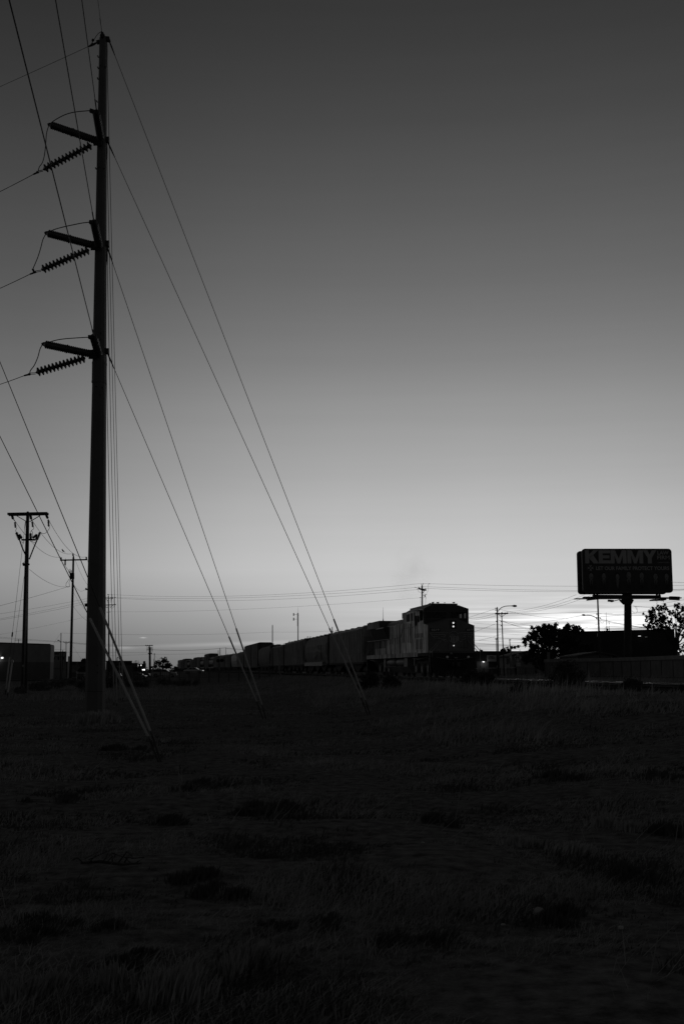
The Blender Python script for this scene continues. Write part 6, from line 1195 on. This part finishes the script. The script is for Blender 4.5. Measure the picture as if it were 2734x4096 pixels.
# tussocks: dark ones one can pick out
def tussock(px,py,wpx,hpx,seed,label,m_=weedm,n=620,name='grass_tussock'):
    p=G(px,py); D=p.y; w=wpx/2/F*D; h=hpx/F*D; rng=np.random.default_rng(seed); a=rng.random(n)*2*pi; r=w*np.minimum(1.6,np.abs(rng.normal(size=n))*.45); oc=rng.integers(0,5,n); ox=rng.normal(size=5)*w*.75; oy=rng.normal(size=5)*w*.9; x=r*np.cos(a)+ox[oc]; y=r*np.sin(a)*.8+oy[oc]; hh=h*.75*(.3+.8*rng.random(n))*(1-.35*(r/w)**2)
    L=hh*.5*rng.random(n); t=np.arctan2(y,x)+rng.normal(size=n)*.6; b=np.stack([x,y,0*x-.02],1); tip=np.stack([x+L*np.cos(t)+.2*hh,y+L*np.sin(t),hh],1); ang=rng.random(n)*2*pi; wd=np.stack([np.cos(ang),np.sin(ang),0*ang],1)*.006*max(1,D/9); mid=b*.45+tip*.55; mid[:,2]+=hh*.1
    v=np.concatenate([np.stack([b-wd,b+wd,mid+wd,mid-wd],1),np.stack([mid-wd,mid+wd,tip+wd*.2,tip-wd*.2],1)]).reshape(-1,3)
    o=quads(name,v,m_,label=label,cat='grass tussock',group='dark tussocks in the field'); o.location=(p.x,p.y,np_gh(p.x,p.y)+.02); return o
TU=[(640,3300,110,60,'dark tussock below the near guy anchor'),(210,3700,130,70,'dark tussock near the left edge in the lower field'),(90,3770,150,80,'dark tussock at the left edge, lowest of the left pair'),(420,3745,150,70,'wide dark tussock right of the left pair'),(490,3850,110,80,'dark tussock below the wide one in the lower left field'),(750,3520,150,65,'dark tussock in the middle left of the field'),(860,3580,140,60,'flatter dark tussock beside the middle left one'),(1130,3720,120,60,'dark tussock at the bottom centre-left'),(2540,3520,150,80,'dark tussock in the lower right field'),(2700,3350,140,80,'dark tussock at the right edge halfway down the field'),(1560,3760,160,70,'long dark tussock at lower centre'),(2300,3120,180,45,'low dark tussock on the right of the upper field'),(2580,3110,150,40,'low dark tussock at the far right of the upper field'),(1240,3720,140,60,'dark tussock just left of lower centre'),(830,3150,160,40,'flat dark tussock right of the near guy anchor'),(480,3000,120,30,'small flat tussock right of the tall pole foot'),(1720,3300,90,60,'small dark tussock near the centre right'),(250,3210,120,45,'dark tussock below the tall pole foot'),(2250,3660,170,60,'dark tussock right of the pale stone'),(1050,3240,150,40,'wide low tussock above the field centre')]
for i,(a,b,w,h,lb) in enumerate(TU): tussock(a,b,w,h,200+i,lb)
for i,(a,b,w,h,lb) in enumerate(((700,3960,240,150,'tall pale arching grass clump at the bottom left of centre'),(1000,3880,160,120,'pale arching grass clump at the bottom left third'),(2500,3330,170,70,'pale windblown grass clump near the right edge'),(380,2890,150,60,'pale grass clump at the foot of the tall steel pole'),(2150,3400,220,60,'pale windblown grass clump in the right middle field'),(100,3990,150,110,'pale grass clump in the bottom left corner'))):
    tussock(a,b,w,h,300+i,lb,straw,700,'grass_clump')
# stones
stone=mat('pale_limestone',.4,.9,0,.25,6,.5,20)
for i,(px,py,w,lb) in enumerate(((2151,3650,40,'pale rounded stone, biggest in the lower right field'),(1421,3290,18,'small pale stone left of the field centre'),(2390,3296,16,'small pale stone in the right field'),(2010,3700,14,'little stone left of the biggest pale stone'),(1690,3372,10,'tiny pale stone near the centre of the field'),(760,3860,14,'tiny pale stone in the lower left field'),(2480,3715,22,'flat stone at the right of the lower field'))):
    p=G(px,py); D=p.y; r=w/2/F*D; m=MB(); m.ball((0,0,0),r,14,9,(1.25,.9,.7)); rnd=random.Random(i); ph=[rnd.uniform(0,6) for _ in range(6)]
    m.v=[(x*(1+.13*sin(5*x/r+ph[0])+.1*sin(7*z/r+ph[1])),y*(1+.13*sin(6*y/r+ph[2])),z*(1+.12*sin(5*x/r+ph[3])+.1*sin(4*y/r+ph[4]))) for x,y,z in m.v]
    o=m.build('stone',stone,label=lb,cat='stone',group='stones in the field'); o.location=(p.x,p.y,p.z+r*.3)
# dead branch
p=G(450,3480); t=thing('dead_branch','forked dead branch lying on bare soil in the left field','branch',(p.x,p.y,p.z+.02)); m=MB(); rnd=random.Random(4)
m.tube([(-.28,.05,.03),(-.1,0,.05),(.08,-.03,.03),(.25,-.02,.04)],[.012,.014,.012,.006],6)
for k in range(10):
    x=-.25+.05*k; m.tube([(x,0,.04),(x+rnd.uniform(-.06,.08),rnd.uniform(-.1,.1),.04+rnd.uniform(.02,.1)),(x+rnd.uniform(-.1,.16),rnd.uniform(-.16,.16),.03+rnd.uniform(0,.14))],[.007,.005,.003],4)
m.build('branch_wood',bark,t)
# exhaust haze above the locomotive
def smoke():
    c=P(1640,2300,84); m=MB(); m.ball((0,0,0),1,20,14,(2.0,2.0,2.6)); m.v=[(x+.55*(z/2.6)+.25*sin(z*2),y,z) for x,y,z in m.v]
    mt=bpy.data.materials.new('thin_exhaust'); mt.use_nodes=True; nt=mt.node_tree; N=nt.nodes; L=nt.links
    for n in list(N):
        if n.type!='OUTPUT_MATERIAL': N.remove(n)
    out=[n for n in N if n.type=='OUTPUT_MATERIAL'][0]; v=N.new('ShaderNodeVolumePrincipled'); v.inputs['Color'].default_value=(.35,.35,.35,1)
    tc=N.new('ShaderNodeTexCoord'); no=N.new('ShaderNodeTexNoise'); no.inputs['Scale'].default_value=.9; no.inputs['Detail'].default_value=4; L.new(tc.outputs['Object'],no.inputs['Vector'])
    ln=N.new('ShaderNodeVectorMath'); ln.operation='LENGTH'; mp=N.new('ShaderNodeMapping'); mp.inputs['Scale'].default_value=(.5,.5,.385); L.new(tc.outputs['Object'],mp.inputs[0]); L.new(mp.outputs[0],ln.inputs[0])
    a=N.new('ShaderNodeMath'); a.operation='SUBTRACT'; a.inputs[0].default_value=1; L.new(ln.outputs['Value'],a.inputs[1]); a.use_clamp=True
    b=N.new('ShaderNodeMath'); b.operation='SUBTRACT'; L.new(no.outputs['Fac'],b.inputs[0]); b.inputs[1].default_value=.38; b.use_clamp=True
    c_=N.new('ShaderNodeMath'); c_.operation='MULTIPLY'; L.new(a.outputs[0],c_.inputs[0]); L.new(b.outputs[0],c_.inputs[1]); d=N.new('ShaderNodeMath'); d.operation='MULTIPLY'; L.new(c_.outputs[0],d.inputs[0]); d.inputs[1].default_value=.3; L.new(d.outputs[0],v.inputs['Density'])
    L.new(v.outputs[0],out.inputs['Volume']); o=m.build('exhaust_smoke',mt,label='faint exhaust smoke drifting up above the locomotive',cat='smoke',kind='stuff'); o.location=c
smoke()
# added far tree row, not seen in the view, hiding bright sky under the train
def treeline():
    rng=np.random.default_rng(77); cl=[]
    for i in range(420):
        px=rng.uniform(700,3300); D=rng.uniform(520,600); x=pxx(px,D); h=2.6+2.2*rng.random(); cl.append((x,D,.4+h*rng.uniform(.2,.65),2.2*rng.uniform(.6,1),160))
    v=leaf_cloud(cl,.55,78,.8); quads('added_far_treeline',v,leafm,label='added dark line of trees masking the bright horizon behind the train',cat='trees',kind='stuff')
treeline()
